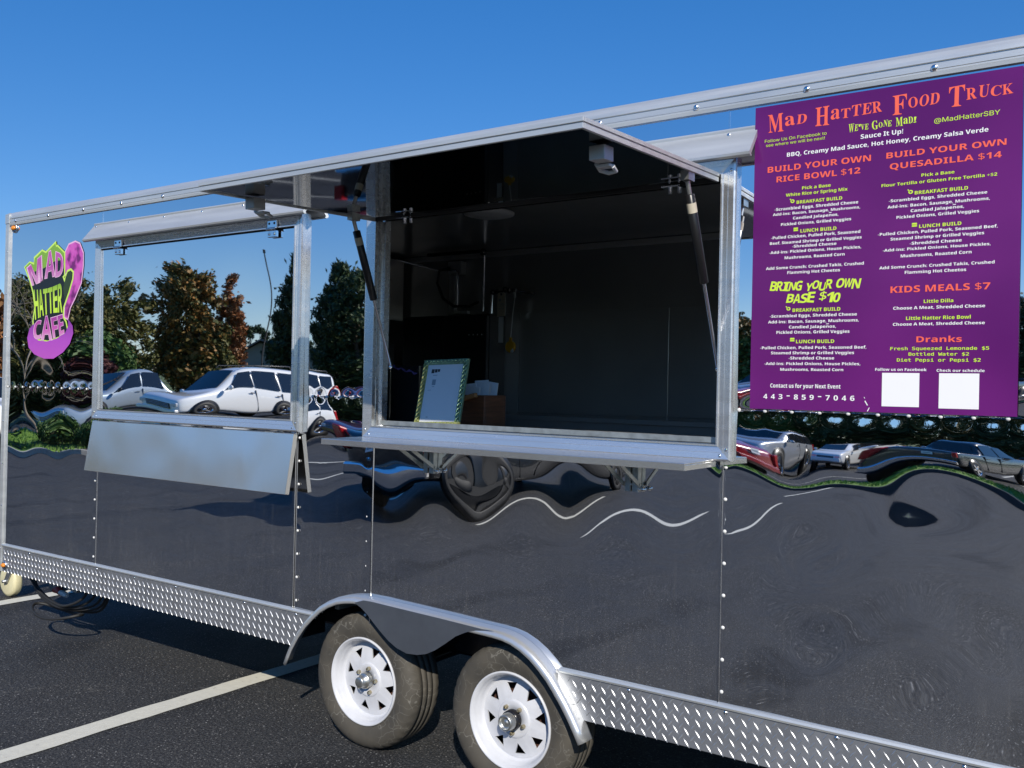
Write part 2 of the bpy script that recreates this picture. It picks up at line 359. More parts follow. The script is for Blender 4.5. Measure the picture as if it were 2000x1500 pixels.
ARCH = [(-0.671, 0.262), (-0.649, 0.309), (-0.627, 0.352), (-0.579, 0.426), (-0.524, 0.493), (-0.470, 0.543), (-0.416, 0.588), (-0.355, 0.623), (-0.291, 0.650), (-0.231, 0.664), (-0.168, 0.673), (-0.049, 0.673), (0.067, 0.669), (0.380, 0.660), (0.584, 0.652), (0.668, 0.650), (0.723, 0.646), (0.777, 0.635), (0.831, 0.614), (0.884, 0.584), (0.932, 0.547), (0.976, 0.507), (1.015, 0.461), (1.054, 0.412), (1.087, 0.364), (1.117, 0.315), (1.143, 0.268)]
def skin_grid(name, rects, m='skin', yoff=0., fn=disp, tilt=(0, 0), parent=T, step=.0125):
    V = []; F = []; N = []; o = 0
    for (x0, x1, z0, z1) in rects:
        nx, nz = max(2, int((x1 - x0) / step)), max(2, int((z1 - z0) / step))
        xs, zs = np.linspace(x0, x1, nx + 1), np.linspace(z0, z1, nz + 1); Xg, Zg = np.meshgrid(xs, zs)
        cx, cz = (x0 + x1) / 2, (z0 + z1) / 2
        h = .001; f_ = lambda a, c: fn(a, c) + tilt[0] * (a - cx) + tilt[1] * (c - cz)
        y = yoff - f_(Xg, Zg); gx = (f_(Xg + h, Zg) - f_(Xg - h, Zg)) / (2 * h); gz = (f_(Xg, Zg + h) - f_(Xg, Zg - h)) / (2 * h)
        V.append(np.stack([Xg, y, Zg], -1).reshape(-1, 3)); n_ = np.stack([-gx, -np.ones_like(gx), -gz], -1); n_ /= np.linalg.norm(n_, axis=-1, keepdims=True); N.append(n_.reshape(-1, 3))
        i = np.arange(nz)[:, None] * (nx + 1) + np.arange(nx)[None]; i = i.ravel() + o
        cxs = (Xg[:-1, :-1] + Xg[1:, 1:]).ravel() / 2; czs = (Zg[:-1, :-1] + Zg[1:, 1:]).ravel() / 2
        i = i[czs > np.interp(cxs, [q[0] for q in ARCH], [q[1] for q in ARCH], left=0, right=0) - .016]
        F.append(np.stack([i, i + 1, i + nx + 2, i + nx + 1], -1)); o += (nx + 1) * (nz + 1)
    ob = npmesh(name, np.concatenate(V), np.concatenate(F), m, parent, True)
    ob.data.normals_split_custom_set_from_vertices(np.concatenate(N).tolist())
    return ob
def rivets(parent, pts, r=.008, h=.005, m='dot_white', y=0., name='rivet_row'):
    b_ = MB()
    for (x, z) in pts: b_.dome((x, y, z), r, h, m)
    return b_.build(name, parent)
seams = [XL, -2.511, -.673, -.118, 1.687, XR]
W1 = (-2.544, -.63, 1.457, 2.60); W2 = (-.172, 1.73, 1.449, 2.60); FW = .062
OP = (W2[0] + FW, W2[1] - FW, W2[2] + FW, W2[3] - .095)     # clear opening of the serving hatch
for k in range(5):
    a, c = seams[k] + .001, seams[k + 1] - .001
    if k == 3:
        rc = [(a, c, .50, OP[2] - .005), (a, a + .007, OP[2] - .005, OP[3] + .005), (1.670, c, OP[2] - .005, OP[3] + .005), (a, c, OP[3] + .005, ZT)]
    elif k == 4:
        rc = [(a, c, .50, ZT)]
    elif k == 1:
        rc = [(a, c, .50, 1.49), (a, a + .02, 1.49, 2.57), (a, c, 2.57, ZT)]
    else: rc = [(a, c, .50, ZT)]
    p = skin_grid('wall_panel', rc, tilt=(0, 0) if k != 2 else (.018, 0))
    x = seams[k + 1]
    pts = [(px, ZJ) for px in np.arange(-3.653, 4.35, .1) if a < px < c and not (W1[0] < px < W1[1]) and not (W2[0] < px < W2[1])]
    rivets(p, pts, name='belt_rivets')
    if k < 4:
        b_ = MB(); xs = x - (.003)
        if k == 1: x_r = -.645
        b_.box(xs, xs + .006, -.0035, .002, ZB, 1.452, 'alu_bright')
        if k in (0, 3): b_.box(xs, xs + .006, -.0035, .002, 2.70, ZT, 'alu_bright')
        b_.build('seam_trim', p)
        rx = {0: -2.533, 1: -.645, 2: -.15, 3: 1.70}[k]
        rivets(p, [(rx, z) for z in np.arange(.575, 1.44, .1215)], .0075, .005, name='seam_rivets')
b_ = MB()                                                     # shell behind the skin
b_.box(XL, XL + .02, .002, 2.55, .50, 2.80, 'black_gloss'); b_.box(XR - .02, XR, .002, .25, .50, 2.80, 'black_gloss'); b_.box(XR - .02, XR, 2.30, 2.53, .50, 2.80, 'black_gloss'); b_.box(XR - .02, XR, .25, 2.30, 2.68, 2.80, 'black_gloss'); b_.box(XR - .02, XR, .25, 2.30, .50, .615, 'black_gloss'); b_.box(XL + .02, XR - .02, 2.53, 2.55, .50, 2.80, 'black_gloss')  # rear doorway, out of view, added open to let daylight into the kitchen
b_.build('body_shell', T)
b_ = MB(); b_.box(XL, XR, .05, 2.50, 2.86, 2.895, 'alu'); b_.build('roof', T, .004)
b_ = MB(); WX0, WX1 = -.72, 1.18
b_.box(XL, WX0, .006, 2.54, .44, .50, 'black_paint'); b_.box(WX1, XR, .006, 2.54, .44, .50, 'black_paint'); b_.box(WX0, WX1, .30, 2.25, .44, .50, 'black_paint')
for y in (.42, 2.06): b_.box(XL + .05, XR - .05, y, y + .06, .34, .44, 'black_paint')
for x in np.arange(-3.4, 4.3, .41): b_.box(x, x + .05, *((.03, 2.5) if not (WX0 - .06 < x < WX1) else (.31, 2.24)), .385, .44, 'black_paint')
b_.box(WX0, WX1, .285, .298, .40, .72, 'black_paint'); b_.box(WX0, WX1, .032, .285, .705, .72, 'black_paint')
for x in (WX0 - .012, WX1): b_.box(x, x + .012, .006, .285, .34, .72, 'black_paint')
b_.box(-.40, -.37, .04, .28, .56, .68, 'galv'); b_.box(-.60, -.40, .10, .13, .58, .64, 'galv')
b_.build('chassis', T)
# interior lining
b_ = MB()
b_.box(XL + .02, XR - .02, 2.45, 2.53, .50, 2.80, 'black_in'); b_.box(XL + .02, XR - .02, .03, 2.45, 2.77, 2.80, 'black_in'); b_.box(XL + .02, WX0, .03, 2.45, .50, .62, 'black_in'); b_.box(WX1, XR - .02, .03, 2.45, .50, .62, 'black_in'); b_.box(WX0, WX1, .30, 2.25, .50, .62, 'black_in')
b_.box(XL + .02, OP[0] - .008, .03, .07, .73, 2.77, 'black_in'); b_.box(OP[1] + .008, XR - .02, .03, .07, .73, 2.77, 'black_in')
b_.box(OP[0] - .008, OP[1] + .008, .03, .07, .73, OP[2] - .008, 'black_in'); b_.box(OP[0] - .008, OP[1] + .008, .03, .07, 2.60, 2.77, 'black_in')
b_.build('interior_lining', T)
b_ = MB()
for x0, x1 in ((-1.08, -.935), (-.93, .30), (.305, 1.53), (1.535, 2.76)): b_.box(x0, x1, 2.437, 2.447, 1.535, 2.28, 'black_in')
b_.build('wall_sheet', T, .002)
b_ = MB(); b_.prism([(2.452, 2.722), (2.440, 2.724), (2.436, 2.735), (2.436, 2.765), (2.452, 2.768)], 'x', -3.6, 4.3, 'cove'); b_.build('cove_trim', T)
b_ = MB(); b_.box(OP[0] - .006, OP[1] + .006, .072, .56, 1.475, 1.512, 'black_in'); b_.build('serving_counter', T, .004)
b_ = MB(); b_.box(XL + .1, XR - .1, 1.80, 2.435, .63, 1.50, 'black_in'); b_.box(XL + .1, XR - .1, 1.77, 2.436, 1.50, 1.53, 'black_in'); b_.build('work_counter', T, .004)
b_ = MB(); b_.lathe([(.0, 2.768), (.05, 2.768), (.05, 2.725), (.148, 2.718), (.146, 2.706), (.11, 2.696), (.0, 2.692)], (-.14, .94, 0), 'z', 'white_plastic', 28); b_.build('ceiling_light', T)

# roof rail, corner post, marker lights
b_ = MB(); b_.prism([(-.012, 2.786), (-.014, 2.800), (-.012, 2.802), (-.012, 2.806), (-.014, 2.808), (-.014, 2.826), (-.008, 2.828), (-.008, 2.833), (-.014, 2.835), (-.013, 2.850), (-.007, 2.865), (.006, 2.878), (.03, 2.888), (.08, 2.896), (.08, 2.84), (.004, 2.80), (.004, 2.786)], 'x', XL + .04, XR, 'alu')
rail = b_.build('roof_rail', T)
b_ = MB()
for x in np.arange(-3.575, 4.35, .4275): b_.dome((x, -.014, 2.813), .012, .007, 'alu_bright')
b_.build('rail_rivets', rail)
b_ = MB(); b_.prism([(XL - .04, .03), (XL - .035, .006), (XL - .012, -.012), (XL + .037, -.014), (XL + .037, .004), (XL, .03)], 'z', .337, 2.802, 'alu')
b_.prism([(XL - .042, .04), (XL - .037, .004), (XL - .013, -.016), (XL + .042, -.018), (XL + .042, .006), (XL, .04)], 'z', 2.802, 2.868, 'alu')
b_.lathe([(.0, 2.884), (.03, 2.881), (.05, 2.868)], (XL + .002, .034, 0), 'z', 'alu', 16)
post = b_.build('corner_post', T, .003)
rivets(post, [(XL + .018, z) for z in np.arange(.5, 2.78, .3)], .006, .003, 'alu_bright', -.013)
for (x, z, s_) in ((-3.603, 2.764, 1), (-3.618, .385, .9)):
    b_ = MB(); b_.lathe([(.034 * s_, -.001), (.034 * s_, -.008), (.030 * s_, -.01)], (x, 0 if z > 1 else -.01, z), 'y', 'alu_bright', 20); f_ = b_.build('marker_light', T)
    f_.scale = (1, 1, 1)
    b_ = MB(); b_.sphere((x, -.012 if z > 1 else -.022, z), .028 * s_, 'amber', 16, (1, .55, .62)); b_.build('lens', f_)

# tread plate kick panels with raised lozenges
FPATH = [(-0.671, 0.262), (-0.649, 0.309), (-0.627, 0.352), (-0.579, 0.426), (-0.524, 0.493), (-0.47, 0.543), (-0.416, 0.588)] + [(0.831, 0.614), (0.884, 0.584), (0.932, 0.547), (0.976, 0.507), (1.015, 0.461), (1.054, 0.412), (1.087, 0.364), (1.117, 0.315), (1.143, 0.268), (1.16, 0.23)]
def fx(z, side):
    pts = FPATH[:7] if side < 0 else FPATH[7:][::-1]
    return float(np.interp(z, [q[1] for q in pts], [q[0] for q in pts]))
def tread(x0, x1):
    b_ = MB(); zs = [.337, .37, .41, .45, .49, .520]
    lf = [(fx(z, 1) if x0 == 'F' else x0, z) for z in zs]; rt = [(fx(z, -1) if x1 == 'F' else x1, z) for z in zs]
    b_.prism(lf + rt[::-1], 'y', -.006, .0, 'galv_tread'); xa, xb = lf[-1][0], rt[-1][0]
    b_.prism([(-.013, .515), (-.016, .523), (-.013, .531), (.0, .533), (.0, .515)], 'x', xa + (.022 if x0 == 'F' else 0), xb - (.022 if x1 == 'F' else 0), 'alu')
    okx = lambda x, z: (x > fx(z, 1) + .02 if fl[0] == 'F' else x > x0 + .012) and (x < fx(z, -1) - .02 if fl[1] == 'F' else x < x1 - .012)
    fl = (x0, x1); x0, x1 = (.95 if x0 == 'F' else x0), (-.42 if x1 == 'F' else x1)
    P = .046; k = 0
    for i in range(int(x0 / P) - 1, int(x1 / P) + 2):
        for j in range(0, 5):
            for o in (0, 1):
                cx, cz = (i + .5 * o) * P, .350 + (j + .5 * o) * P * .92
                if not (okx(cx, cz) and .345 < cz < .512): continue
                a_ = R(52) if o else R(-52); ca, sa = math.cos(a_), math.sin(a_); L_, w_ = .0225, .0036
                q = lambda u, v_, y: (cx + u * ca - v_ * sa, y, cz + u * sa + v_ * ca)
                vs = [q(-L_, 0, -.0055), q(-L_ * .3, w_, -.0055), q(L_ * .3, w_, -.0055), q(L_, 0, -.0055), q(L_ * .3, -w_, -.0055), q(-L_ * .3, -w_, -.0055), q(-L_ * .55, 0, -.0083), q(L_ * .55, 0, -.0083)]
                b_.add(vs, [(0, 1, 6), (1, 2, 7, 6), (2, 3, 7), (3, 4, 7), (4, 5, 6, 7), (5, 0, 6)], 'alu_loz')
    o = b_.build('tread_plate', T)
    rivets(o, [(x, .502) for x in np.arange(x0 + .36, x1 - .12, .41)], .009, .005, 'alu_bright', -.006)
tread(XL + .037, -1.411); tread(-1.408, 'F'); tread('F', XR)

# fender over the two axles
path = [(-0.671, 0.262), (-0.649, 0.309), (-0.627, 0.352), (-0.579, 0.426), (-0.524, 0.493), (-0.470, 0.543), (-0.416, 0.588), (-0.355, 0.623), (-0.291, 0.650), (-0.231, 0.664), (-0.168, 0.673), (-0.049, 0.673), (0.067, 0.669), (0.380, 0.660), (0.584, 0.652), (0.668, 0.650), (0.723, 0.646), (0.777, 0.635), (0.831, 0.614), (0.884, 0.584), (0.932, 0.547), (0.976, 0.507), (1.015, 0.461), (1.054, 0.412), (1.087, 0.364), (1.117, 0.315), (1.143, 0.268)]
prof = [(.004, .0), (-.004, .0), (-.040, .0), (-.050, -.002), (-.058, -.006), (-.064, -.013), (-.067, -.022), (-.067, -.029), (-.0645, -.032), (-.060, -.029)]
vs = []; n = len(path)
for i, (x, z) in enumerate(path):
    a, c = path[max(i - 1, 0)], path[min(i + 1, n - 1)]; tx, tz = c[0] - a[0], c[1] - a[1]; l_ = math.hypot(tx, tz); nx, nz = -tz / l_, tx / l_
    for (y, o) in prof: vs.append((x + nx * o, y, z + nz * o))
k = len(prof)
b_ = MB(); b_.add(vs, [(i * k + j, i * k + j + 1, (i + 1) * k + j + 1, (i + 1) * k + j) for i in range(n - 1) for j in range(k - 1)], 'alu_fender', True)
fen = b_.build('fender', T); sol = fen.modifiers.new('solid', 'SOLIDIFY'); sol.thickness = .003; sol.offset = 0
low = [(-0.159, 0.647), (-0.114, 0.629), (-0.072, 0.603), (-0.028, 0.568), (0.020, 0.532), (0.070, 0.499), (0.119, 0.476), (0.183, 0.461), (0.246, 0.466), (0.301, 0.480), (0.352, 0.506), (0.411, 0.546), (0.469, 0.589), (0.526, 0.617), (0.583, 0.635), (0.633, 0.644), (0.680, 0.649)]
b_ = MB(); b_.prism(low + [(.62, .6465), (.380, .6555), (.067, .6645), (-.049, .6685), (-.10, .667), (-.145, .652)], 'y', -.0686, -.0662, 'alu_skirt'); b_.build('skirt', fen)

# wheels
def make_wheel(x, y, flip, cap):
    wt = bpy.data.objects.new('wheel', None); COL.objects.link(wt); wt.parent = T; wt.location = (x, y, .2452); wt.scale = (1.046,) * 3; wt.rotation_euler = (0, R(random.uniform(0, 360)), R(180) if flip else 0)
    wt.empty_display_size = .2
    prof = [(.196, -.155), (.203, -.166), (.214, -.172), (.235, -.180), (.262, -.183), (.285, -.179), (.301, -.170)]
    tread_ = [(.312, -.158, 1), (.3175, -.146, 1), (.3195, -.134, 0)]
    b_ = MB(); n = 160; vs = []; rows = [(r_, a, 0) for r_, a in prof] + tread_
    y0 = -.134
    for kx, yy in enumerate((-.108, -.072, -.036)):
        rows += [(.3205, yy - .004, 0), (.3135, yy - .003, 0), (.3135, yy + .003, 0), (.3205, yy + .004, 0)]
    rows += [(.3195, -.012, 0), (.3175, .0, 1), (.312, .012, 1), (.30, .024, 0), (.26, .036, 0), (.20, .02, 0)]
    for r_, a, fl in rows:
        for j in range(n):
            rr = r_ - (.0045 if fl and j % 4 == 0 else 0); t_ = 2 * math.pi * j / n; vs.append((rr * math.cos(t_), a, rr * math.sin(t_)))
    b_.add(vs, [(i * n + j, i * n + (j + 1) % n, (i + 1) * n + (j + 1) % n, (i + 1) * n + j) for i in range(len(rows) - 1) for j in range(n)], 'tyre', True)
    b_.build('tyre', wt)
    b_ = MB(); b_.lathe([(.197, -.150), (.2065, -.166), (.2070, -.174), (.2035, -.178), (.198, -.176), (.1955, -.171), (.192, -.170), (.1895, -.160), (.188, -.158), (.186, -.146), (.1845, -.145), (.182, -.128), (.177, -.117), (.171, -.113), (.168, -.114), (.166, -.116)], (0, 0, 0), 'y', 'white_paint', 64)
    yd = lambda r_: -.134 + (.018) * (r_ - .085) / .081
    for q in range(8):
        am = 2 * math.pi * q / 8; da = math.pi / 8
        def P(r_, a_, o=0.): return (r_ * math.cos(a_), yd(r_) + o, r_ * math.sin(a_))
        arc = [P(.166, am - da + 2 * da * i / 8) for i in range(9)]; inn = [P(.082, am - da), P(.082, am), P(.082, am + da)]
        A, Bp, C_ = (.101, am), (.151, am - .188), (.151, am + .188)
        a_, bq, cq = P(*A), P(*Bp), P(*C_)
        vs = inn + arc + [a_, bq, cq]; i_, o_, t_ = 0, 3, 12
        b_.add(vs, [(0, 3, 4, 13, 12, 1), (1, 12, 14, 10, 11, 2), (4, 5, 6, 7, 8, 9, 10, 14, 13)], 'white_paint')
        b_.add([P(*A), P(*Bp), P(*C_), P(*A, .007), P(*Bp, .007), P(*C_, .007)], [(0, 1, 4, 3), (1, 2, 5, 4), (2, 0, 3, 5)], 'white_paint')
    b_.lathe([(.083, -.1335), (.082, -.1345), (.079, -.139), (.074, -.141), (.040, -.141), (.036, -.13)], (0, 0, 0), 'y', 'white_paint', 48)
    b_.build('rim', wt, fix=True)
    b_ = MB(); b_.lathe([(.165, -.06), (.0, -.062)], (0, 0, 0), 'y', 'drum', 32); b_.build('brake_drum', wt)
    b_ = MB()
    if cap:
        b_.lathe([(.037, -.13), (.037, -.165), (.034, -.168), (.026, -.169), (.026, -.196), (.023, -.199), (.0, -.199)], (0, 0, 0), 'y', 'zinc', 28)
    else:
        b_.lathe([(.043, -.13), (.042, -.168), (.036, -.17)], (0, 0, 0), 'y', 'black_paint', 28); b_.lathe([(.036, -.169), (.037, -.178), (.034, -.182), (.034, -.204), (.028, -.207), (.025, -.204), (.024, -.196), (.012, -.195), (.010, -.199), (0, -.199)], (0, 0, 0), 'y', 'zinc', 28)
    b_.build('hub', wt)
    for q in range(5):
        a_ = 2 * math.pi * q / 5 + .3; b_ = MB(); c_ = (.058 * math.cos(a_), 0, .058 * math.sin(a_))
        b_.lathe([(.0125, -.136), (.0125, -.140), (.0095, -.141), (.0090, -.156), (.006, -.160), (.0, -.160)], c_, 'y', 'brass', 6, False); b_.build('lug_nut', wt)
    if not flip:
        b_ = MB(); a_ = 1.2; b_.tube([(.16 * math.cos(a_), -.112, .16 * math.sin(a_)), (.178 * math.cos(a_), -.150, .178 * math.sin(a_)), (.184 * math.cos(a_), -.160, .184 * math.sin(a_))], .005, 'rubber', 8); b_.build('valve_stem', wt)
    return wt
for x, cap in ((-.161, True), (.722, False)):
    make_wheel(x, .184, False, cap).rotation_euler = (0, R(12 if cap else 35), 0); make_wheel(x, 2.366, True, True)
b_ = MB()
for x in (-.161, .722): b_.tube([(x, .15, .2452), (x, 2.4, .2452)], .035, 'black_paint', 14)
b_.build('axle', T)

# window frames, swept and mitred
def frame(name, x0, x1, z0, z1, depth):
    pr = [(0, .004), (0, -.022), (.003, -.030), (.009, -.0325), (.032, -.0275), (.033, -.0285), (.054, -.0235), (.056, -.028), (FW, -.028), (FW, -.006), (FW - .006, -.004), (FW - .006, depth * .45), (FW + .006, depth * .5), (FW + .006, depth)]
    vs = []
    for (u, y) in pr: vs += [(x0 + u, y, z0 + u), (x1 - u, y, z0 + u), (x1 - u, y, z1 - u), (x0 + u, y, z1 - u)]
    b_ = MB(); b_.add(vs, [(i * 4 + j, i * 4 + (j + 1) % 4, (i + 1) * 4 + (j + 1) % 4, (i + 1) * 4 + j) for i in range(len(pr) - 1) for j in range(4)], 'frame_alu')
    o = b_.build(name, T)
    e = .020
    rivets(o, [(x, z) for x, z in ((x0 + e, z0 + .045), (x0 + .045, z0 + e), (x1 - e, z0 + .045), (x1 - .045, z0 + e), (x0 + e, z1 - .05), (x1 - e, z1 - .05))], .007, .004, 'alu_bright', -.029, 'corner_screws')
    return o
frame('closed_window_frame', *W1[:3], W1[3], .03)
f2 = frame('serving_window_frame', *W2[:3], OP[3] + FW + .032, .075)
b_ = MB(); b_.box(OP[0] + .01, OP[1] - .01, .025, .032, OP[2] + .004, OP[2] + .026, 'galv'); b_.build('sill_channel', f2)
b_ = MB(); b_.box(OP[0] + .002, OP[1] - .002, -.028, .074, 2.526, 2.536, 'rubber'); b_.build('header_strip', f2)  # black strip laid over the underside of the top jamb
# closed hatch: a bowed mirror sheet on two strap hinges
hatch_fn = lambda x, z: .0008 * (1 - ((x + 1.59) / .9) ** 2) + .0004 * np.sin(7 * x) * np.sin(9 * z + 1) - .0005 * np.exp(-(z - 1.53) / .04) * (1 + .5 * np.cos(9 * x)) 
hx = (W1[0] + FW + .002, W1[1] - FW - .002)
hatch = skin_grid('closed_hatch', [(hx[0], hx[1], 1.524, 2.528)], yoff=-.012, fn=hatch_fn, tilt=(-.002, .009))
b_ = MB(); b_.box(hx[0], hx[1], -.008, .02, 2.529, 2.538, 'rubber'); b_.box(hx[0], hx[1], -.008, .01, 1.515, 1.523, 'rubber'); b_.build('gasket', hatch)
for x in (-2.276, -.852):
    b_ = MB(); b_.box(x - .036, x + .036, -.042, -.030, 2.538, 2.578, 'chrome'); b_.tube([(x - .038, -.044, 2.531), (x + .038, -.044, 2.531)], .008, 'chrome', 10); b_.box(x - .034, x + .034, -.040, -.024, 2.488, 2.523, 'chrome')
    for dx in (-.02, .02): b_.dome((x + dx, -.042, 2.561), .007, .004, 'black_plastic'); b_.dome((x + dx, -.040, 2.505), .008, .006, 'chrome')
    b_.build('hinge', hatch, .002)
# drip rails
def drip(x0, x1):
    pr = [(-.002, 2.712), (-.006, 2.712), (-.008, 2.706), (-.006, 2.698), (-.010, 2.692), (-.080, 2.604), (-.086, 2.597), (-.083, 2.588), (-.072, 2.582), (-.060, 2.585), (-.068, 2.592), (-.006, 2.672), (-.002, 2.68)]
    b_ = MB(); b_.prism(pr, 'x', x0, x1, 'alu'); o = b_.build('drip_rail', T)
    rivets(o, [(x, 2.686) for x in np.arange(x0 + .035, x1, .36)], .009, .005, 'alu_bright', -.013)
drip(-2.60, -.565); drip(-.145, 1.80)

# raised awning hatch, hinged along the top of the serving window
A0, A1 = Vector((0, -.034, 2.508)), Vector((0, -1.046, 2.468)); ad = (A1 - A0); AL = ad.length; ad.normalize(); an = Vector((0, -ad.z, ad.y)); an = an if an.z > 0 else -an
AX0, AX1 = -.112, 1.663
def aw(x, t_, h): return Vector((x, 0, 0)) + A0 + ad * t_ + an * h
nx, ny = 70, 44; vs = []
for j in range(ny + 1):
    for i in range(nx + 1):
        u, v_ = i / nx, j / ny; s_ = .0035 * math.sin(math.pi * u) * math.sin(math.pi * v_) - .0065 * math.exp(-v_ / .22) * (1 + .25 * math.cos(13 * u)) + .0007 * math.sin(6 * u + 1) * math.sin(5 * v_)
        vs.append(aw(AX0 + .012 + (AX1 - AX0 - .024) * u, .004 + (AL - .014) * v_, .005 - s_))
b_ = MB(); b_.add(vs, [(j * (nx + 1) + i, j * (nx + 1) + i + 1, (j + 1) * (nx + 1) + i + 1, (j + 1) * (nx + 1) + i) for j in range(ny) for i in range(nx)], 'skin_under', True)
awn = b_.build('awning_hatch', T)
b_ = MB(); tv = [aw(x, t_, h) for h in (.010, .030) for t_ in (.002, AL - .004) for x in (AX0 + .004, AX1 - .004)]
b_.add(tv, [(0, 1, 3, 2), (4, 6, 7, 5), (0, 4, 5, 1), (2, 3, 7, 6), (0, 2, 6, 4), (1, 5, 7, 3)], 'skin'); b_.build('top_sheet', awn)
def abox(b_, x0, x1, t0, t1, h0, h1, m):
    v = [aw(x, t_, h) for h in (h0, h1) for t_ in (t0, t1) for x in (x0, x1)]
    b_.add(v, [(0, 2, 3, 1), (4, 5, 7, 6), (0, 1, 5, 4), (1, 3, 7, 5), (3, 2, 6, 7), (2, 0, 4, 6)], m)
b_ = MB()
for h0, h1, e in ((0, .016, 0), (.016, .020, -.003), (.020, .034, .0015)):
    abox(b_, AX0 - e, AX1 + e, AL - .012, AL + e, h0, h1, 'alu'); abox(b_, AX1 - .012, AX1 + e, 0, AL - .0121, h0, h1, 'alu'); abox(b_, AX0 - e, AX0 + .012, 0, AL - .0121, h0, h1, 'alu')
abox(b_, AX0 + .012, AX1 - .012, -.003, .008, .000, .03, 'rubber')
b_.build('edge_trim', awn, .0012)
for x in (.105, 1.482):
    b_ = MB()
    for dx in (-.02, .02): b_.tube([aw(x + dx, .0, -.026), aw(x + dx, .0, .006)], .009, 'chrome', 10)
    abox(b_, x - .036, x + .036, .008, .05, -.008, -.002, 'chrome'); b_.build('hinge', awn, .001)
for sx, x in ((1, 1.592), (-1, -.052)):
    b_ = MB(); abox(b_, x - .028, x + .028, .75, .81, -.048, -.002, 'white_plastic'); abox(b_, x - .034, x + .016, .715, .755, -.060, -.050, 'white_plastic')
    b_.tube([aw(x - .032, .755, -.048), aw(x - .037, .72, -.063), aw(x - .016, .70, -.070), aw(x + .012, .705, -.068), aw(x + .016, .735, -.057)], .0075, 'white_plastic', 8); b_.build('latch', awn, .006)
for x, xt in ((-.030, -.022), (1.653, 1.640)):
    p0, p1 = Vector((x, .015, 1.800)), aw(xt, .235, -.03); d = p1 - p0
    b_ = MB(); b_.tube([p0 + d * .47, p0 + d * .475, p0 + d * .93, p0 + d * .935], [.012, .0180, .0180, .012], 'black_plastic', 14); st = b_.build('gas_strut', T)
    b_ = MB(); b_.tube([p0, p0 + d * .475], .0070, 'chrome', 10); b_.sphere(p0, .011, 'chrome', 10); b_.build('rod', st)
    b_ = MB(); b_.tube([p0 + d * .93, p1], .009, 'zinc', 8); b_.box(-.016, .016, -.026, .026, .0, .034, 'zinc', Matrix.Translation(p1)); b_.build('end_bracket', st)
    q0, q1 = p0 + d * .84, p0 + d * .89; b_ = MB(); b_.tube([q0, q1], .0185, 'tag', 14, caps=False); b_.build('sticker', st)

# shelves
def warp(b_, p00, p10, p01, p11, m, n=(60, 16), amp=.0013, seed=0):
    r_ = random.Random(seed); ph = [(r_.uniform(2, 9), r_.uniform(1, 4), r_.uniform(0, 6), r_.uniform(.4, 1)) for _ in range(5)]
    p00, p10, p01, p11 = map(Vector, (p00, p10, p01, p11)); nn_ = (p10 - p00).cross(p01 - p00).normalized(); vs = []
    for j in range(n[1] + 1):
        for i in range(n[0] + 1):
            u, v_ = i / n[0], j / n[1]; s_ = (sum(a_ * math.sin(fx * u * 3 + p_) * math.cos(fz * v_ + p_) for fx, fz, p_, a_ in ph) + .9 * math.exp(-((u - .60 + .05 * v_) / .018) ** 2) - .9 * math.exp(-((u - .80 - .03 * v_ * v_) / .014) ** 2) + 1.2 * math.exp(-((u - .91 + .05 * v_) / .03) ** 2)) * amp * math.sin(math.pi * v_) * min(1, 8 * min(u, 1 - u))
            vs.append((p00 * (1 - u) + p10 * u) * (1 - v_) + (p01 * (1 - u) + p11 * u) * v_ + nn_ * s_)
    k = n[0] + 1; b_.add(vs, [(j * k + i, j * k + i + 1, (j + 1) * k + i + 1, (j + 1) * k + i) for j in range(n[1]) for i in range(n[0])], m, True)
FX0, FX1 = -2.518, -.652
b_ = MB(); warp(b_, (FX0, -.036, 1.445), (FX1, -.036, 1.445), (FX0, -.086, 1.134), (FX1, -.086, 1.134), 'steel', seed=4)
for x in (FX0, FX1):
    s_ = .002 if x == FX0 else -.002
    b_.prism([(-.036, 1.445), (-.085, 1.134), (-.060, 1.130), (-.010, 1.440)], 'x', x, x + s_, 'steel')
b_.prism([(-.086, 1.134), (-.060, 1.130), (-.060, 1.132), (-.086, 1.136)], 'x', FX0, FX1, 'steel'); b_.prism([(-.036, 1.445), (-.010, 1.448), (-.010, 1.446), (-.036, 1.443)], 'x', FX0, FX1, 'steel')
fs = b_.build('folded_shelf', T)
b_ = MB()
for x in (-2.30, -1.55, -.85): b_.box(x - .04, x + .04, -.030, -.002, 1.440, 1.449, 'zinc'); b_.tube([(x - .04, -.022, 1.446), (x + .04, -.022, 1.446)], .006, 'zinc', 8)
b_.build('shelf_hinge', fs)
SX0, SX1, SY = -.168, 1.668, -.302
b_ = MB(); b_.box(SX0, SX1, SY, -.024, 1.449, 1.4555, 'steel'); b_.box(SX0, SX1, SY - .001, SY + .002, 1.428, 1.4545, 'steel'); b_.box(SX0 - .001, SX0 + .002, SY + .003, -.024, 1.428, 1.4485, 'steel'); b_.box(SX1 - .002, SX1 + .001, SY + .003, -.024, 1.428, 1.4485, 'steel')
b_.build('serving_shelf', T, .0012)
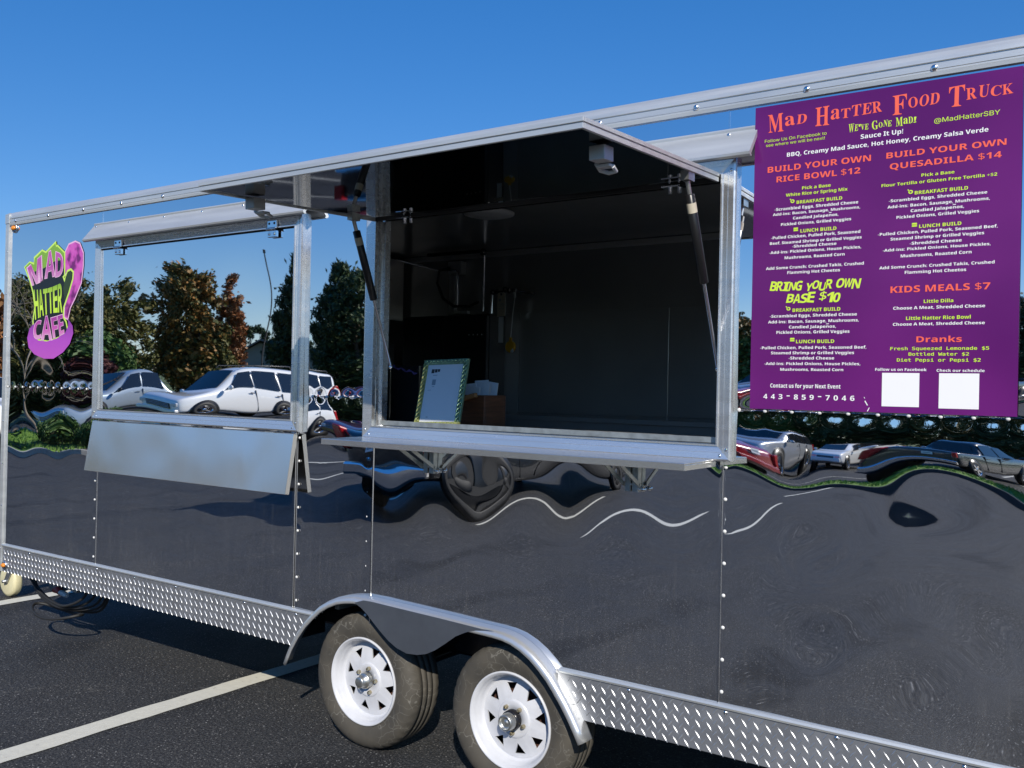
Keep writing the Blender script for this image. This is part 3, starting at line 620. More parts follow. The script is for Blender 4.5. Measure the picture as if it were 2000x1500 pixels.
for x in (.262, 1.318):
    b_ = MB()
    for dx in (-.017, .017): b_.box(x + dx - .013, x + dx + .013, -.034, -.003, 1.305, 1.428, 'zinc'); b_.box(x + dx - .010, x + dx + .010, -.036, -.034, 1.31, 1.425, 'galv')
    br = b_.build('shelf_bracket', T, .002)
    b_ = MB()
    for dx in (-.034, .034): b_.prism([(-.022, 1.330), (-.030, 1.342), (-.200, 1.436), (-.212, 1.426), (-.036, 1.326)], 'x', x + dx - .003, x + dx + .003, 'zinc')
    b_.tube([(x - .04, -.03, 1.335), (x + .04, -.03, 1.335)], .006, 'zinc', 8); b_.box(x - .045, x + .045, -.24, -.05, 1.441, 1.448, 'zinc'); b_.build('brace', br)
    b_ = MB(); b_.sphere((x + .052, -.028, 1.318), .012, 'chrome', 10); b_.tube([(x + .03, -.028, 1.318), (x + .052, -.028, 1.318)], .005, 'chrome', 8); b_.build('release_knob', br)

# tongue, jack wheel, wiring under the nose
b_ = MB()
for y0, y1 in ((.45, 1.20), (2.10, 1.35)): b_.prism([(XL + .3, y0), (XL + .3, y0 + .06), (-5.1, y1 + .05), (-5.1, y1 - .01)], 'z', .34, .43, 'black_paint')
b_.box(-5.35, -5.05, 1.19, 1.36, .36, .43, 'galv'); b_.build('tongue', T)
b_ = MB(); c_ = (-4.69, .58, .038); b_.lathe([(.02, -.035), (.10, -.036), (.124, -.028), (.128, -.012), (.128, .02), (.12, .034), (.02, .035)], c_, 'y', 'cream', 36)
jw = b_.build('jack_wheel', T); b_ = MB(); b_.lathe([(.028, -.037), (.026, -.043), (.012, -.045), (.012, -.07), (.0, -.07)], c_, 'y', 'zinc', 20); b_.build('axle_bolt', jw)
b_ = MB()
for s_ in (-.045, .041): b_.prism([(-4.66, .03), (-4.72, .03), (-4.55, .33), (-4.45, .33)], 'y', .58 + s_, .58 + s_ + .004, 'zinc')
b_.tube([(-4.50, .58, .33), (-4.50, .58, .95)], .03, 'zinc', 14); b_.build('jack_post', jw)
b_ = MB(); b_.prism([(-3.52, .34), (-3.50, .205), (-3.47, .175), (-3.36, .18), (-3.20, .235), (-3.06, .24), (-3.02, .34)], 'y', .245, .250, 'galv'); b_.prism([(-3.36, .34), (-3.34, .26), (-3.08, .225), (-3.05, .34)], 'y', .21, .245, 'galv')
b_.box(-3.04, -2.94, .22, .30, .24, .34, 'black_paint'); cb = b_.build('cable_bracket', T, .002)
b_ = MB(); b_.tube([(-3.38, .225, .205), (-3.32, .215, .215), (-3.27, .205, .20)], [.022, .026, .018], 'red_bit', 10); b_.tube([(-3.27, .205, .205), (-3.20, .195, .205), (-3.16, .19, .20)], [.018, .02, .012], 'white_plastic', 10); b_.build('connector_plug', cb)
b_ = MB()
for q in range(5):
    pts = []
    for i in range(41):
        t_ = math.pi * (-.02 + 1.04 * i / 40); w_, dp = .40 + .02 * q, .20 + .018 * q
        pts.append((-3.21 - w_ * math.cos(t_) + .012 * math.sin(5 * t_ + q), .14 + .03 * q + .03 * math.sin(t_ * 2 + q), .345 - dp * math.sin(t_) ** .8 if math.sin(t_) > 0 else .345))
    b_.tube(pts, .0095, 'rubber', 8)
b_.tube([(-3.16 + .27 * math.cos(2 * math.pi * i / 40) , .12 + .10 * math.sin(2 * math.pi * i / 40), .10 + .02 * math.cos(2 * math.pi * i / 20)) for i in range(41)], .010, 'rubber', 8)
b_.build('wiring_cable', cb)

# ------------------------------------------------------------------ lettering
FD = bpy.utils.system_resource('DATAFILES', path='fonts') or ''
def font(fn):
    try: return bpy.data.fonts.load(os.path.join(FD, fn))
    except Exception: return None
F_SANS, F_MATH, F_MONO = font('Inter.woff2'), font('NotoSansMath-Regular.woff2'), font('DejaVuSansMono.woff2')
def glyphs(s, f, off=0., res=3):
    cu = bpy.data.curves.new('t', 'FONT'); cu.body = s; cu.resolution_u = res; cu.offset = off
    if f: cu.font = f
    ob = bpy.data.objects.new('t', cu); COL.objects.link(ob); dg = bpy.context.evaluated_depsgraph_get()
    me = bpy.data.meshes.new_from_object(ob.evaluated_get(dg)); vs = np.array([v.co[:2] for v in me.vertices]) if len(me.vertices) else np.zeros((0, 2)); fs = [tuple(p.vertices) for p in me.polygons]
    bpy.data.objects.remove(ob); bpy.data.curves.remove(cu); bpy.data.meshes.remove(me); return vs, fs
def put(b_, s, f, x0, x1, z, h, y, m, off=.0, cap=.727):
    vs, fs = glyphs(s, f, off)
    lo, hi = vs[:, 0].min(), vs[:, 0].max(); sx = (x1 - x0) / (hi - lo); sz = h / cap
    b_.add([(x0 + (a - lo) * sx, y, z + c * sz) for a, c in vs], fs, m)
def sansbold(s):
    o = ''
    for c in s:
        if c.isascii() and c.isupper(): o += chr(0x1D5D4 + ord(c) - 65)
        elif c.isascii() and c.islower(): o += chr(0x1D5EE + ord(c) - 97)
        elif c.isascii() and c.isdigit(): o += chr(0x1D7EC + int(c))
        else: o += c
    return o
def mathbold(c, ital=False):
    if c.isalpha() and c.isascii(): return chr((0x1D468 if ital else 0x1D400) + ord(c.upper()) - 65) if c.isupper() else chr((0x1D482 if ital else 0x1D41A) + ord(c) - 97)
    if c.isdigit() and not ital: return chr(0x1D7CE + int(c))
    return c
def quad_glyph(b_, c, f, q, y, m, off=0.):
    # q: four corners (x, z): top-left, top-right, bottom-right, bottom-left
    vs, fs = glyphs(c, f, off); a, z = vs.min(0), vs.max(0); vs = (vs - a) / (z - a); tl, tr, br, bl = [np.array(p) for p in q]; out = []
    for u, v_ in vs:
        p = (bl * (1 - u) + br * u) * (1 - v_) + (tl * (1 - u) + tr * u) * v_; out.append((p[0], y, p[1]))
    b_.add(out, fs, m)
M['sign'] = None
m, t, b = mat('purple sign vinyl'); M['sign'] = m
v = coords(t); t.links.new(ramp(t, noise(t, v, 1.6, 2), [(.35, (.092, .010, .118)), (.65, (.140, .016, .162))]), b.inputs['Base Color']); b.inputs['Roughness'].default_value = .20; b.inputs['Specular IOR Level'].default_value = .30; bump(t, b, noise(t, v, 3.5, 2), .10, .01)
M['sign_ghost'] = pbr('faint purple print', (.085, .018, .17), .16, spec=.45)
M['coral'] = pbr('coral print', (.88, .13, .075), .4); M['lime'] = pbr('lime print', (.60, .80, .06), .4); M['white_ink'] = pbr('white print', (.84, .84, .84), .4)
SG = (1.792, 2.674, 1.652, 2.774)
b_ = MB(); b_.box(SG[0], SG[1], -.0095, -.0070, SG[2], SG[3], 'sign'); sign = b_.build('menu_sign', T)
SYY = -.0103
ROWS = [
('g','i','Follow Us On Facebook to',1.830,2.056,2.639,0.0135),
('g','i','see where we will be next!',1.835,2.050,2.623,0.0130),
('g','i','@MadHatterSBY',2.412,2.609,2.628,0.0190),
('w','b','Sauce It Up!',2.174,2.314,2.607,0.0190),
('w','b','BBQ, Creamy Mad Sauce, Hot Honey, Creamy Salsa Verde',1.914,2.576,2.577,0.0180),
('c','b','BUILD YOUR OWN',1.843,2.210,2.526,0.0300),
('c','b','RICE BOWL $12',1.877,2.175,2.487,0.0295),
('c','b','BUILD YOUR OWN',2.261,2.629,2.527,0.0280),
('c','b','QUESADILLA $14',2.273,2.616,2.488,0.0280),
('g','b','Pick a Base',1.972,2.074,2.451,0.0135),
('g','b','White Rice or Spring Mix',1.913,2.133,2.431,0.0135),
('g','b','Pick a Base',2.375,2.477,2.452,0.0125),
('g','b','Flour Tortilla or Gluten Free Tortilla +$2',2.247,2.604,2.430,0.0125),
('g','b','BREAKFAST BUILD',1.953,2.115,2.401,0.0140),
('w','b','-Scrambled Eggs, Shredded Cheese',1.872,2.170,2.382,0.0125),
('w','b','Add-ins: Bacon, Sausage, Mushrooms,',1.866,2.177,2.364,0.0115),
('w','b','Candied Jalapeños,',1.941,2.103,2.345,0.0120),
('w','b','Pickled Onions, Grilled Veggies',1.897,2.147,2.325,0.0120),
('g','b','LUNCH BUILD',1.969,2.097,2.295,0.0150),
('w','b','-Pulled Chicken, Pulled Pork, Seasoned',1.861,2.179,2.278,0.0125),
('w','b','Beef, Steamed Shrimp or Grilled Veggies',1.857,2.184,2.258,0.0120),
('w','b','-Shredded Cheese',1.940,2.098,2.242,0.0120),
('w','b','-Add-ins: Pickled Onions, House Pickles,',1.855,2.183,2.224,0.0120),
('g','b','BREAKFAST BUILD',2.355,2.519,2.394,0.0140),
('w','b','-Scrambled Eggs, Shredded Cheese',2.272,2.576,2.375,0.0120),
('w','b','Add-ins: Bacon, Sausage, Mushrooms,',2.268,2.584,2.354,0.0120),
('w','b','Candied Jalapeños,',2.343,2.508,2.335,0.0120),
('w','b','Pickled Onions, Grilled Veggies',2.298,2.553,2.316,0.0120),
('g','b','LUNCH BUILD',2.371,2.501,2.279,0.0140),
('w','b','-Pulled Chicken, Pulled Pork, Seasoned Beef,',2.238,2.608,2.262,0.0120),
('w','b','Steamed Shrimp or Grilled Veggies',2.280,2.569,2.243,0.0120),
('w','b','-Shredded Cheese',2.342,2.503,2.224,0.0120),
('w','b','-Add-ins: Pickled Onions, House Pickles,',2.255,2.589,2.206,0.0115),
('w','b','Mushrooms, Roasted Corn',1.913,2.127,2.202,0.0125),
('w','b','Add Some Crunch: Crushed Takis, Crushed',1.844,2.193,2.166,0.0125),
('w','b','Flamming Hot Cheetos',1.924,2.112,2.147,0.0125),
('g','b','BREAKFAST BUILD',1.946,2.116,2.008,0.0150),
('w','b','-Scrambled Eggs, Shredded Cheese',1.862,2.173,1.989,0.0125),
('w','b','Add-ins: Bacon, Sausage, Mushrooms,',1.856,2.180,1.968,0.0125),
('w','b','Candied Jalapeños,',1.934,2.102,1.948,0.0125),
('w','b','Pickled Onions, Grilled Veggies',1.888,2.149,1.929,0.0130),
('g','b','LUNCH BUILD',1.961,2.097,1.894,0.0150),
('w','b','-Pulled Chicken, Pulled Pork, Seasoned Beef,',1.828,2.207,1.873,0.0125),
('w','b','Steamed Shrimp or Grilled Veggies',1.869,2.166,1.854,0.0125),
('w','b','-Shredded Cheese',1.935,2.098,1.835,0.0125),
('w','b','-Add-ins: Pickled Onions, House Pickles,',1.845,2.188,1.815,0.0120),
('w','b','Mushrooms, Roasted Corn',1.905,2.130,1.794,0.0120),
('w','n','Contact us for your Next Event',1.869,2.122,1.732,0.0180),
('w','p','443-859-7046',1.837,2.177,1.690,0.0265),
('w','b','Mushrooms, Roasted Corn',2.314,2.533,2.183,0.0125),
('w','b','Add Some Crunch: Crushed Takis, Crushed',2.245,2.601,2.146,0.0120),
('w','b','Flamming Hot Cheetos',2.328,2.518,2.126,0.0125),
('c','b','KIDS MEALS $7',2.283,2.590,2.063,0.0310),
('g','b','Little Dilla',2.390,2.481,2.025,0.0140),
('w','b','Choose A Meat, Shredded Cheese',2.293,2.576,2.005,0.0125),
('g','b','Little Hatter Rice Bowl',2.335,2.534,1.969,0.0145),
('w','b','Choose A Meat, Shredded Cheese',2.293,2.576,1.950,0.0120),
('c','b','Dranks',2.369,2.509,1.893,0.0275),
('g','m','Fresh Squeezed Lemonade $5',2.286,2.590,1.867,0.0130),
('g','m','Bottled Water $2',2.345,2.531,1.848,0.0130),
('g','m','Diet Pepsi or Pepsi $2',2.308,2.566,1.828,0.0135),
('w','b','Follow us on Facebook',2.238,2.403,1.796,0.0115),
('w','b','Check our schedule',2.434,2.578,1.794,0.0110),
]
LT = {'w': MB(), 'g': MB(), 'c': MB()}; LM = {'w': 'white_ink', 'g': 'lime', 'c': 'coral'}
for c, f, s, x0, x1, z, h in ROWS:
    if f == 'm': put(LT[c], s, F_MONO, x0, x1, z, h * 1.1, SYY, LM[c], .012)
    elif f == 'p':
        n = len(s)
        for i, ch in enumerate(s):
            cx = x0 + (x1 - x0) * (i + .5) / n
            if ch == '-': LT[c].add([(cx - .006, SYY, z + h * .40), (cx + .006, SYY, z + h * .40), (cx + .006, SYY, z + h * .53), (cx - .006, SYY, z + h * .53)], [(0, 1, 2, 3)], LM[c])
            else: put(LT[c], sansbold(ch), F_MATH, cx - (.0045 if ch == '1' else .0075), cx + (.0045 if ch == '1' else .0075), z, h, SYY, LM[c], .0, .714)
    elif f == 'i': put(LT[c], s, F_SANS, x0, x1, z, h * 1.15, SYY, LM[c], .0)
    elif c == 'c': put(LT[c], sansbold(s), F_MATH, x0, x1, z, h * 1.06, SYY, LM[c], .0, .714)
    else:
        put(LT[c], sansbold(s.replace('ñ', 'n')), F_MATH, x0, x1, z, h * 1.2, SYY, LM[c], .0, .714)
        if 'ñ' in s:
            i = s.index('ñ'); wd = lambda q: float(np.ptp(glyphs(sansbold(q), F_MATH)[0][:, 0])); tot = wd(s.replace('ñ', 'n')); u0, u1 = wd(s[:i]) / tot, wd(s[:i] + 'n') / tot
            xa, xb, zz = x0 + (x1 - x0) * u0 + .0015, x0 + (x1 - x0) * u1, z + h * .92; d = (xb - xa) / 3
            LT[c].add([(xa, SYY, zz), (xa + d, SYY, zz + .0018), (xa + 2 * d, SYY, zz + .0006), (xb, SYY, zz + .0022), (xb, SYY, zz + .0044), (xa + 2 * d, SYY, zz + .0028), (xa + d, SYY, zz + .0042), (xa, SYY, zz + .0022)], [(0, 1, 6, 7), (1, 2, 5, 6), (2, 3, 4, 5)], LM[c])
def fancy(b_, words, z, small, big, m, drop, seed, jit=.05):
    r_ = random.Random(seed)
    for wd, x0, x1 in words:
        adv = [1.55 if i == 0 else (.62 if ch == '!' or ch == "'" else 1.0) for i, ch in enumerate(wd)]; tot = sum(adv); x = x0
        for i, ch in enumerate(wd):
            wdt = (x1 - x0) * adv[i] / tot; h = big if i == 0 else small * (1 + r_.uniform(-jit, jit) * 2); z0 = z - (drop if i == 0 else r_.uniform(-jit, jit) * small)
            gl = ch if (i and ch in 'a') else ch.upper(); a = r_.uniform(-.10, .10) * h; e = wdt * .06
            if ch == "'": z0, h = z + small * .6, small * .4
            quad_glyph(b_, mathbold(gl), F_MATH, ((x + e + a, z0 + h), (x + wdt - e + a, z0 + h * (1 + r_.uniform(-.03, .05))), (x + wdt - e, z0 + r_.uniform(-.04, .04) * h), (x + e, z0)), SYY, m, .0); x += wdt
fancy(LT['c'], [('Mad', 1.840, 1.985), ('Hatter', 2.012, 2.246), ('Food', 2.276, 2.428), ('Truck', 2.452, 2.648)], 2.690, .036, .066, 'coral', .016, 3)
fancy(LT['g'], [("We've", 2.131, 2.200), ('Gone', 2.211, 2.277), ('Mad!', 2.289, 2.356)], 2.638, .021, .030, 'lime', .004, 5)
def graffiti(b_, words, z, h, seed):
    r_ = random.Random(seed)
    for wd, x0, x1 in words:
        wd_ = (x1 - x0) / len(wd)
        for i, ch in enumerate(wd):
            k = r_.uniform(.9, 1.12); x = x0 + i * wd_; s_ = .006; zz = z + r_.uniform(-.003, .004)
            quad_glyph(b_, sansbold(ch), F_MATH, ((x + s_, zz + h * k), (x + wd_ * 1.02 + s_, zz + h * k * r_.uniform(.92, 1.06)), (x + wd_ * .98, zz + r_.uniform(-.003, .003)), (x - .001, zz)), SYY, 'lime', .004)
graffiti(LT['g'], [('BRING', 1.860, 1.976), ('YOUR', 1.990, 2.085), ('OWN', 2.098, 2.180)], 2.085, .031, 2); graffiti(LT['g'], [('BASE', 1.922, 2.022), ('$10', 2.040, 2.112)], 2.041, .034, 3)
for (x, z, k) in ((1.938, 2.412, 0), (1.952, 2.308, 1), (2.342, 2.404, 0), (2.356, 2.291, 1), (1.931, 2.020, 0), (1.947, 1.907, 1)):
    if k == 0: LT['g'].add([(x + .0075 * math.cos(a), SYY, z + .0065 * math.sin(a)) for a in np.linspace(0, 6.28, 16, endpoint=False)], [tuple(range(16))], 'lime'); LT['g'].add([(x - .011, SYY, z + .008), (x - .008, SYY, z + .010), (x - .003, SYY, z + .004), (x - .005, SYY, z + .002)], [(0, 1, 2, 3)], 'lime'); LT['g'].add([(x + .0035 * math.cos(a), SYY - .0003, z + .003 * math.sin(a)) for a in np.linspace(0, 6.28, 10, endpoint=False)], [tuple(range(10))], 'sign')
    else:
        for z0, z1 in ((-.006, -.002), (-.001, .001), (.002, .0065)): LT['g'].add([(x - .0085, SYY, z + z0), (x + .0085, SYY, z + z0), (x + .0075, SYY, z + z1), (x - .0075, SYY, z + z1)], [(0, 1, 2, 3)], 'lime')
for x0, z0, x1, z1 in ((2.261, 1.674, 2.381, 1.789), (2.442, 1.672, 2.563, 1.789)): LT['w'].add([(x0, SYY, z0), (x1, SYY, z0), (x1, SYY, z1), (x0, SYY, z1)], [(0, 1, 2, 3)], 'white_ink')
for c, nm in (('w', 'white_lettering'), ('g', 'lime_lettering'), ('c', 'coral_lettering')): LT[c].build(nm, sign, fix=False)
b_ = MB()
for pts in (((2.216, 1.655), (2.222, 1.668), (2.2195, 1.668), (2.213, 1.655)), ((2.207, 1.692), (2.216, 1.676), (2.213, 1.675), (2.204, 1.69)), ((2.203, 1.705), (2.206, 1.70), (2.2045, 1.699), (2.2015, 1.704))): b_.add([(x, SYY, z) for x, z in pts], [(0, 1, 2, 3)], 'white_ink')
b_.build('scratch', sign, fix=False)

# painted hat logo near the nose
def grad(name, z0, z1, cols, rough=.2):
    m, t, b = mat(name); c = t.nodes.new('ShaderNodeTexCoord'); sp = t.nodes.new('ShaderNodeSeparateXYZ'); t.links.new(c.outputs['Object'], sp.inputs[0]); mr = t.nodes.new('ShaderNodeMapRange')
    mr.inputs[1].default_value = z0; mr.inputs[2].default_value = z1; t.links.new(sp.outputs['Z'], mr.inputs[0])
    t.links.new(ramp(t, mr.outputs[0], [(i / (len(cols) - 1), c_) for i, c_ in enumerate(cols)]), b.inputs['Base Color']); b.inputs['Roughness'].default_value = rough; M[name] = m
grad('logo_mad', 2.36, 2.58, [(.62, .30, .52), (.42, .06, .33), (.48, .10, .40)]); grad('logo_cafe', 1.96, 2.12, [(.75, .42, .62), (.55, .10, .42), (.34, .05, .30)])
grad('logo_hat', 2.11, 2.35, [(.52, .78, .06), (.55, .80, .08), (.20, .38, .03)]); grad('logo_band', 1.84, 2.10, [(.48, .10, .50), (.42, .08, .50), (.22, .05, .32)])
M['logo_pink'] = pbr('pink print', (.78, .45, .66), .25); M['logo_lime'] = pbr('bright lime print', (.55, .80, .12), .25); M['logo_black'] = pbr('black print', (.012, .012, .014), .3); M['logo_green_dark'] = pbr('dark green print', (.03, .05, .012), .3)
m, t, b = mat('furry pink print'); M['logo_tail'] = m
t.links.new(ramp(t, noise(t, coords(t, (1, 1, .9)), 11, 2), [(.40, (.16, .015, .14)), (.52, (.55, .08, .42)), (.75, (.68, .16, .52))]), b.inputs['Base Color']); b.inputs['Roughness'].default_value = .3
LG = bpy.data.objects.new('hat_logo', None); COL.objects.link(LG); LG.parent = T; LG.location = (-3.1, -.004, 2.2); LG.empty_display_size = .1
def lay(name, parts_, k):
    b_ = MB()
    for poly, m in parts_: b_.add([(x, -.0030 - .0004 * k, z) for x, z in poly], [tuple(range(len(poly)))], m)
    o = b_.build(name, LG, fix=False); o.matrix_parent_inverse = Matrix.Translation((3.1, .004, -2.2)); return o
def grow(poly, d):
    n = len(poly); out = []; A_ = sum(poly[i][0] * poly[(i + 1) % n][1] - poly[(i + 1) % n][0] * poly[i][1] for i in range(n)); s_ = 1 if A_ > 0 else -1
    for i in range(n):
        a, p, c = poly[i - 1], poly[i], poly[(i + 1) % n]; e1 = Vector((p[0] - a[0], p[1] - a[1])).normalized(); e2 = Vector((c[0] - p[0], c[1] - p[1])).normalized()
        nn_ = Vector((e1.y, -e1.x)) + Vector((e2.y, -e2.x)); l_ = max(nn_.length, .7); nn_ = nn_ / (l_ * l_) * 2; out.append((p[0] + nn_.x * d * s_, p[1] + nn_.y * d * s_))
    return out
P_OUTLINE = [(-3.452, 2.479), (-3.39, 2.509), (-3.326, 2.495), (-3.328, 2.538), (-3.231, 2.581), (-3.181, 2.565), (-3.063, 2.624), (-3.056, 2.595), (-3.038, 2.6), (-2.948, 2.546), (-2.941, 2.399), (-2.958, 2.387), (-2.94, 2.361), (-2.907, 2.423), (-2.867, 2.432), (-2.838, 2.413), (-2.842, 2.369), (-2.884, 2.282), (-2.944, 2.183), (-2.947, 2.119), (-2.911, 2.086), (-2.891, 2.035), (-2.918, 1.998), (-3.131, 1.959), (-3.303, 1.977), (-3.328, 2.103), (-3.307, 2.201), (-3.337, 2.301), (-3.385, 2.389)]
P_TAIL = [(-2.942, 2.546), (-2.897, 2.597), (-2.823, 2.61), (-2.771, 2.594), (-2.729, 2.532), (-2.726, 2.45), (-2.744, 2.339), (-2.814, 2.241), (-2.868, 2.18), (-2.894, 2.108), (-2.929, 2.119), (-2.927, 2.189), (-2.873, 2.288), (-2.836, 2.368), (-2.844, 2.419), (-2.879, 2.434), (-2.908, 2.426), (-2.936, 2.405), (-2.948, 2.463)]
P_BAND = [(-3.302, 2.089), (-3.37, 2.051), (-3.398, 1.985), (-3.376, 1.919), (-3.299, 1.872), (-3.174, 1.842), (-3.053, 1.842), (-2.937, 1.884), (-2.858, 1.94), (-2.819, 2.009), (-2.829, 2.059), (-2.888, 2.108), (-2.881, 2.06), (-2.919, 2.01), (-3.023, 1.977), (-3.143, 1.959), (-3.253, 1.967), (-3.317, 1.997)]
lay('tail_edge', [(grow(P_TAIL, .010), 'logo_pink')], 0); lay('tail_fur', [(P_TAIL, 'logo_tail')], 1)
body = P_OUTLINE
lay('hat_edge', [(grow(body, .008), 'logo_lime')], 2); lay('hat_body', [(grow(body, -.006), 'logo_black')], 3)
lay('hat_side', [([(-3.452, 2.479), (-3.39, 2.509), (-3.33, 2.49), (-3.325, 2.53), (-3.231, 2.578), (-3.181, 2.560), (-3.063, 2.618), (-3.056, 2.593), (-3.038, 2.596), (-2.953, 2.546), (-2.958, 2.50), (-3.06, 2.50), (-3.2, 2.46), (-3.40, 2.43)], 'logo_hat'), ([(-2.925, 2.386), (-2.905, 2.416), (-2.868, 2.422), (-2.85, 2.41), (-2.853, 2.371), (-2.892, 2.288), (-2.93, 2.215), (-2.936, 2.25), (-2.955, 2.31)], 'logo_green_dark')], 4)
lay('hat_band', [(P_BAND, 'logo_band')], 5)
def lets(name, items, f, m, edge):
    b_ = MB(); b2 = MB()
    for ch, q in items:
        c_ = np.mean(np.array(q), 0)
        if edge:
            q2 = [tuple(c_ + (np.array(p) - c_) * np.array((1.16, 1.07))) for p in q]; quad_glyph(b2, sansbold(ch), F_MATH, q2, -.0030 - .0004 * 6, edge, .012); quad_glyph(b_, sansbold(ch), F_MATH, q, -.0030 - .0004 * 7, m, .0)
        else: quad_glyph(b_, sansbold(ch), F_MATH, q, -.0030 - .0004 * 7, m, .0)
    for bb, nn_ in ((b2, name + '_edge'), (b_, name)):
        if bb.v: o = bb.build(nn_, LG, fix=False); o.matrix_parent_inverse = Matrix.Translation((3.1, .004, -2.2))
lets('top_lettering', [('M', ((-3.414, 2.472), (-3.240, 2.545), (-3.222, 2.372), (-3.345, 2.350))), ('A', ((-3.172, 2.552), (-3.088, 2.585), (-3.062, 2.400), (-3.182, 2.390))), ('D', ((-3.052, 2.560), (-2.962, 2.535), (-2.964, 2.398), (-3.050, 2.392)))], F_SANS, 'logo_mad', 'logo_pink')
xs = np.linspace(0, 1, 7); TLp, TRp, BRp, BLp = [np.array(p) for p in ((-3.330, 2.318), (-2.962, 2.352), (-2.952, 2.150), (-3.300, 2.108))]; it = []
for i, ch in enumerate('HATTER'):
    u0, u1 = xs[i] + .006, xs[i + 1] - .006; bow = lambda u: .016 * math.sin(math.pi * u)
    it.append((ch, (tuple(TLp + (TRp - TLp) * u0 - (0, bow(u0))), tuple(TLp + (TRp - TLp) * u1 - (0, bow(u1))), tuple(BLp + (BRp - BLp) * u1 + (0, bow(u1))), tuple(BLp + (BRp - BLp) * u0 + (0, bow(u0))))))
lets('middle_lettering', it, F_SANS, 'logo_hat', None)
lets('bottom_lettering', [('C', ((-3.310, 2.090), (-3.222, 2.108), (-3.215, 1.982), (-3.312, 1.974))), ('A', ((-3.190, 2.128), (-3.115, 2.130), (-3.080, 1.970), (-3.210, 1.972))), ('F', ((-3.095, 2.115), (-3.025, 2.125), (-2.995, 1.990), (-3.062, 1.982))), ('E', ((-3.012, 2.127), (-2.952, 2.135), (-2.930, 2.012), (-2.982, 1.996)))], F_SANS, 'logo_cafe', 'logo_pink')

# ------------------------------------------------------------------ things inside the serving window
fr = thing('menu_frame', 'tilted white menu sheet in a woven green-gold frame on the window sill', 'picture frame', (.235, .05, 1.512 + DZ))
X_ = Matrix.Rotation(R(-15), 4, 'X') @ Matrix.Rotation(R(-2), 4, 'Y')
W_, H_ = .136, .340; b_ = MB()
M['frame_gold'] = pbr('woven green gold frame', (.40, .42, .16), .3, .4, .3, 40)
M['frame_green'] = pbr('woven pale green frame', (.22, .36, .22), .3, .4, .3, 40)
def weave(b_, a, c, wdt, m):
    a, c = Vector(a), Vector(c); d = (c - a); n = int(d.length / .022); d = d / n; nrm = Vector((-d.z, 0, d.x)).normalized() * wdt
    for i in range(n):
        p = a + d * i
        for s_ in (0, 1):
            q0, q1 = (p, p + d * 1.15 + nrm) if s_ == 0 else (p + nrm, p + d * 1.15); b_.tube([X_ @ (q0 + Vector((0, -.009, 0))), X_ @ (q0 * .5 + q1 * .5 + Vector((0, -.013 - .003 * s_, 0))), X_ @ (q1 + Vector((0, -.009, 0)))], .0042, m, 6)
for x0, x1, z0, z1, m in ((-W_, W_, 0, .030, 'frame_gold'), (-W_, W_, H_ - .026, H_, 'frame_green'), (-W_, -W_ + .028, .030, H_ - .026, 'frame_gold'), (W_ - .028, W_, .030, H_ - .026, 'frame_green')): b_.box(x0, x1, -.008, .006, z0, z1, m, X_)
weave(b_, (-W_ + .004, 0, .004), (W_ - .004, 0, .004), .022, 'frame_gold'); weave(b_, (-W_ + .004, 0, H_ - .024), (W_ - .004, 0, H_ - .024), .020, 'frame_green'); weave(b_, (-W_ + .025, 0, .03), (-W_ + .025, 0, H_ - .03), .021, 'frame_gold'); weave(b_, (W_ - .004, 0, .03), (W_ - .004, 0, H_ - .03), .021, 'frame_green')
b_.build('frame', fr, .002)
b_ = MB(); b_.box(-W_ + .027, W_ - .027, -.004, -.001, .029, H_ - .025, 'paper', X_); pp = b_.build('sheet', fr)
b_ = MB()
def ink(x0, x1, z0, z1, m): b_.add([X_ @ Vector(p) for p in ((x0, -.0045, z0), (x1, -.0045, z0), (x1, -.0045, z1), (x0, -.0045, z1))], [(0, 1, 2, 3)], m)
for i, (x0, x1) in enumerate(((-.082, -.064), (-.062, -.046), (-.044, -.030))): ink(x0, x1, .272 + .003 * i, .292, 'ink')
ink(-.07, -.042, .260, .263, 'ink_grey'); ink(-.068, -.046, .212, .240, 'ink_grey'); ink(-.064, -.05, .203, .206, 'ink_grey'); ink(-.088, -.066, .186, .188, 'ink_grey'); ink(-.072, -.06, .052, .054, 'ink')
b_.build('print', pp, fix=False)
wb = thing('wooden_box', 'stained wooden box with pale handle holding napkins beside the framed menu', 'box', (.235, .33, 1.512 + DZ))
b_ = MB()
for x0, x1, y0, y1 in ((-.14, .14, -.09, -.078), (-.14, .14, .078, .09), (-.14, -.128, -.078, .078), (.128, .14, -.078, .078)): b_.box(x0, x1, y0, y1, 0, .16, 'wood')
b_.box(-.128, .128, -.078, .078, 0, .012, 'wood'); b_.build('body', wb, .003)
b_ = MB(); b_.box(-.02, .105, -.118, -.092, -.011, .011, 'wood_pale', Matrix.Translation((0, 0, .135)) @ Matrix.Rotation(R(-14), 4, 'Y')); b_.build('handle', wb, .004)
nk = thing('napkins', 'loose white napkins fanned out of the wooden box', 'napkins', (.30, .33, 1.527 + DZ)); b_ = MB()
for i in range(7): b_.box(-.042, .042, -.0022, .0022, .09, .205 + random.uniform(-.025, .015), 'paper', Matrix.Translation((-.045 + .006 * i, -.03 + .012 * i, 0)) @ Matrix.Rotation(R(random.uniform(-12, 12)), 4, 'Y') @ Matrix.Rotation(R(random.uniform(-6, 6)), 4, 'X'))
b_.build('napkin_stack', nk, .001)
bb = thing('black_bin', 'glossy black square bin with a violet cord in the left corner of the serving window', 'bin', (-.175, .33, 1.512 + DZ)); b_ = MB()
b_.prism([(-.135, -.09), (.135, -.09), (.135, .09), (-.135, .09)], 'z', 0, .30, 'black_gloss'); b_.build('body', bb, .008)
